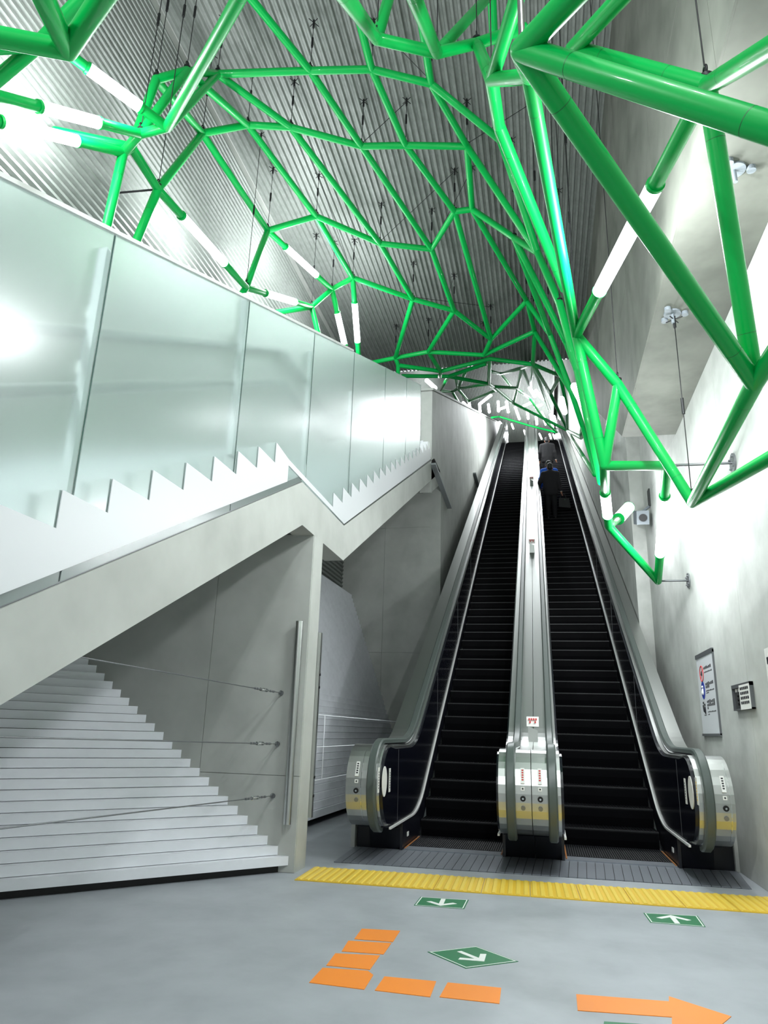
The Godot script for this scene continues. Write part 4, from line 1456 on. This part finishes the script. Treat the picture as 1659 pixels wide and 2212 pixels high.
func person(k: int, x: float, tall: float, label: String, top: Material, legs: Material, bag: bool) -> void:
	var y := 0.178 + 0.1903 * k
	var s := 0.85 + (y - 0.12) / T
	var o := root("person", Vector3(x, y + 0.004, -7.5 - s - 0.17))
	tag(o, label, "person", "people on the right escalator")
	var u := tall / 1.72
	# joints: facing -z; left side is -x
	var hip := Vector3(0, 0.90, 0) * u
	var chest := Vector3(0, 1.28, 0.01) * u
	var neck := Vector3(0, 1.47, 0.01) * u
	var head := Vector3(0, 1.60, -0.01) * u
	var sl := Vector3(-0.19, 1.40, 0.01) * u
	var sr := Vector3(0.19, 1.40, 0.01) * u
	var el := Vector3(-0.27, 1.13, 0.02) * u
	var hl := Vector3(-0.28, 0.88, -0.1) * u
	var er := Vector3(0.25, 1.12, 0.03) * u
	var hr := Vector3(0.29, 0.86, 0.0) * u
	if bag:
		el = Vector3(-0.30, 1.16, 0.03) * u
		hl = Vector3(-0.36, 1.00, -0.2) * u
	var body := []      # skin
	body.append([head + Vector3(0, 0.045, 0.01), head + Vector3(0, -0.03, -0.015), 0.083, 0.07])
	body.append([head + Vector3(0, -0.06, -0.03), neck, 0.05, 0.055])
	body.append([head + Vector3(0, -0.01, -0.095), head + Vector3(0, -0.03, -0.105), 0.012, 0.016])
	body.append([neck, chest, 0.055, 0.085])
	body.append([chest, hip, 0.09, 0.085])
	for sg in [-1.0, 1.0]:
		body.append([head + Vector3(0.085 * sg, 0, 0.01), head + Vector3(0.088 * sg, -0.03, 0.005), 0.013, 0.011])
	for arm in [[sl, el, hl], [sr, er, hr]]:
		body.append([arm[0], arm[1], 0.045, 0.036])
		body.append([arm[1], arm[2], 0.036, 0.026])
		var d: Vector3 = (arm[2] - arm[1]).normalized()
		body.append([arm[2], arm[2] + d * 0.07, 0.03, 0.028])
	for sg in [-1.0, 1.0]:
		body.append([Vector3(0.085 * sg, 0.88, 0) * u, Vector3(0.09 * sg, 0.48, 0) * u, 0.075, 0.05])
		body.append([Vector3(0.09 * sg, 0.48, 0) * u, Vector3(0.09 * sg, 0.08, 0.01) * u, 0.048, 0.035])
	var st := new_st()
	nets(st, body, 0.02, 0.03)
	# fingers
	for arm in [[sl, el, hl, -1.0], [sr, er, hr, 1.0]]:
		var d: Vector3 = (arm[2] - arm[1]).normalized()
		var side := d.cross(Vector3(0, 0, 1)).normalized()
		var palm: Vector3 = arm[2] + d * 0.075
		var curl: Vector3 = side * -arm[3]
		for i in 4:
			var off := Vector3(0, 0, -0.03 + 0.02 * i)
			var ln: float = [0.034, 0.04, 0.038, 0.03][i]
			var p1 := palm + off + d * ln
			var p2: Vector3 = p1 + (d * 0.5 + curl * 0.8).normalized() * ln * 0.8
			capsule(st, palm + off, p1, 0.0095, 0.009, 8, 2)
			capsule(st, p1, p2, 0.009, 0.0075, 8, 2)
		capsule(st, arm[2] + d * 0.03 + Vector3(0, 0, -0.03), arm[2] + d * 0.07 + Vector3(0, 0, -0.06), 0.011, 0.009, 8, 2)
	build("body", st, M.skin, o)
	# hair
	st = new_st()
	nets(st, [[head + Vector3(0, 0.065, 0.02), head + Vector3(0, 0.0, 0.04), 0.088, 0.078], [head + Vector3(0, -0.02, 0.045), head + Vector3(0, -0.07, 0.03), 0.06, 0.045]], 0.016, 0.02)
	build("hair", st, M.hair_black, o)
	# jacket
	st = new_st()
	var jk := [[Vector3(0, 1.40, 0.02) * u, Vector3(0, 0.82, 0.01) * u, 0.13, 0.135], [Vector3(-0.1, 1.38, 0.015) * u, Vector3(-0.09, 0.95, 0.01) * u, 0.115, 0.125], [Vector3(0.1, 1.38, 0.015) * u, Vector3(0.09, 0.95, 0.01) * u, 0.115, 0.125], [sl, sr, 0.075, 0.075], [Vector3(-0.08, 0.95, 0) * u, Vector3(-0.09, 0.80, 0.01) * u, 0.12, 0.115], [Vector3(0.08, 0.95, 0) * u, Vector3(0.09, 0.80, 0.01) * u, 0.12, 0.115], [neck + Vector3(0, -0.02, 0), neck + Vector3(0, -0.07, 0), 0.062, 0.09]]
	for arm in [[sl, el, hl], [sr, er, hr]]:
		jk.append([arm[0], arm[1], 0.075, 0.058])
		jk.append([arm[1], arm[1].lerp(arm[2], 0.94), 0.058, 0.044])
	nets(st, jk, 0.02, 0.04)
	build("jacket", st, top, o)
	# trousers
	st = new_st()
	var tr := []
	for sg in [-1.0, 1.0]:
		tr.append([Vector3(0.075 * sg, 0.90, 0.0) * u, Vector3(0.092 * sg, 0.48, 0.0) * u, 0.105, 0.075])
		tr.append([Vector3(0.092 * sg, 0.48, 0.0) * u, Vector3(0.095 * sg, 0.1, 0.01) * u, 0.075, 0.062])
	nets(st, tr, 0.02, 0.02)
	build("trousers", st, legs, o)
	for sg in [-1.0, 1.0]:
		st = new_st()
		capsule(st, Vector3(0.095 * sg, 0.042, 0.05), Vector3(0.105 * sg, 0.038, -0.13), 0.042, 0.038, 14, 3)
		build("shoe", st, M.shoe_black, o)
	st = new_st()
	cyl(st, hr - (hr - er).normalized() * 0.015, hr + (hr - er).normalized() * 0.012, 0.036, 16)
	build("cuff", st, M.sticker, o)
	if bag:
		var c: Vector3 = o.position + hr + Vector3(0.05, -0.09, 0.0)
		var g := root("briefcase", c)
		tag(g, "black bag hanging from the suited person's hand", "bag")
		st = new_st()
		prism(st, [Vector2(-0.13, -0.40), Vector2(0.2, -0.44), Vector2(0.16, -0.14), Vector2(-0.12, -0.12)], Vector3(0, 0, 0.05), Vector3(1, 0, 0), Vector3(0, 1, 0), -0.11)
		build("case", st, M.bag_black, g)
		st = new_st()
		tube(st, [Vector3(0.09, -0.14, 0), Vector3(0.05, -0.02, 0), Vector3(-0.03, 0.01, 0.0), Vector3(-0.07, -0.02, 0), Vector3(-0.08, -0.14, 0)], 0.009, 8)
		build("handle", st, M.bag_black, g)
		st = new_st()
		box2(st, Vector3(0.03, -0.2, 0.05), Vector3(0.06, -0.17, 0.056))
		build("buckle", st, M.chrome, g)

# surface nets over tapered capsules joined by a smooth minimum
func nets(st: SurfaceTool, bones: Array, cell: float, blend: float) -> void:
	var lo := Vector3.ONE * 1e9
	var hi := -lo
	for b in bones:
		var r: float = maxf(b[2], b[3]) + blend
		for p in [b[0], b[1]]:
			lo = lo.min(p - Vector3.ONE * r)
			hi = hi.max(p + Vector3.ONE * r)
	lo -= Vector3.ONE * cell * 2
	var nx := int((hi.x - lo.x) / cell) + 4
	var ny := int((hi.y - lo.y) / cell) + 4
	var nz := int((hi.z - lo.z) / cell) + 4
	var f := PackedFloat32Array()
	f.resize(nx * ny * nz)
	f.fill(1.0)
	for b in bones:
		var a: Vector3 = b[0]
		var ab: Vector3 = b[1] - a
		var l2 := maxf(ab.length_squared(), 1e-8)
		var r := maxf(b[2], b[3]) + blend + cell * 2
		var p0: Vector3 = (Vector3(a.min(b[1])) - Vector3.ONE * r - lo) / cell
		var p1: Vector3 = (Vector3(a.max(b[1])) + Vector3.ONE * r - lo) / cell
		for i in range(maxi(0, int(p0.x)), mini(nx, int(p1.x) + 2)):
			for j in range(maxi(0, int(p0.y)), mini(ny, int(p1.y) + 2)):
				for k in range(maxi(0, int(p0.z)), mini(nz, int(p1.z) + 2)):
					var p := lo + Vector3(i, j, k) * cell
					var t := clampf((p - a).dot(ab) / l2, 0.0, 1.0)
					var d := p.distance_to(a + ab * t) - lerpf(b[2], b[3], t)
					var at := (i * ny + j) * nz + k
					var o := f[at]
					var h := maxf(blend - absf(o - d), 0.0) / blend
					f[at] = minf(o, d) - h * h * blend * 0.25
	var vid := {}
	for i in nx - 1:
		for j in ny - 1:
			for k in nz - 1:
				var at := (i * ny + j) * nz + k
				var c := [f[at], f[at + 1], f[at + nz], f[at + nz + 1], f[at + ny * nz], f[at + ny * nz + 1], f[at + ny * nz + nz], f[at + ny * nz + nz + 1]]
				var neg := 0
				for q in c:
					if q < 0.0:
						neg += 1
				if neg == 0 or neg == 8:
					continue
				var sum := Vector3.ZERO
				var n := 0
				for e in [[0, 1], [2, 3], [4, 5], [6, 7], [0, 2], [1, 3], [4, 6], [5, 7], [0, 4], [1, 5], [2, 6], [3, 7]]:
					var v0: float = c[e[0]]
					var v1: float = c[e[1]]
					if (v0 < 0.0) != (v1 < 0.0):
						var t := v0 / (v0 - v1)
						var q0 := Vector3(e[0] >> 2 & 1, e[0] >> 1 & 1, e[0] & 1)
						var q1 := Vector3(e[1] >> 2 & 1, e[1] >> 1 & 1, e[1] & 1)
						sum += q0.lerp(q1, t)
						n += 1
				vid[at] = lo + (Vector3(i, j, k) + sum / n) * cell
	for at in vid:
		var i: int = at / (ny * nz)
		var j: int = (at / nz) % ny
		var k: int = at % nz
		if i < 1 or j < 1 or k < 1:
			continue
		var s0 := f[at] < 0.0
		for ax in 3:
			var step: int = [ny * nz, nz, 1][ax]
			var u: int = [nz, 1, ny * nz][ax]
			var v: int = [1, ny * nz, nz][ax]
			if (f[at + step] < 0.0) == s0:
				continue
			if not (vid.has(at - u) and vid.has(at - v) and vid.has(at - u - v)):
				continue
			if s0:
				quad(st, vid[at], vid[at - v], vid[at - u - v], vid[at - u], 1)
			else:
				quad(st, vid[at], vid[at - u], vid[at - u - v], vid[at - v], 1)
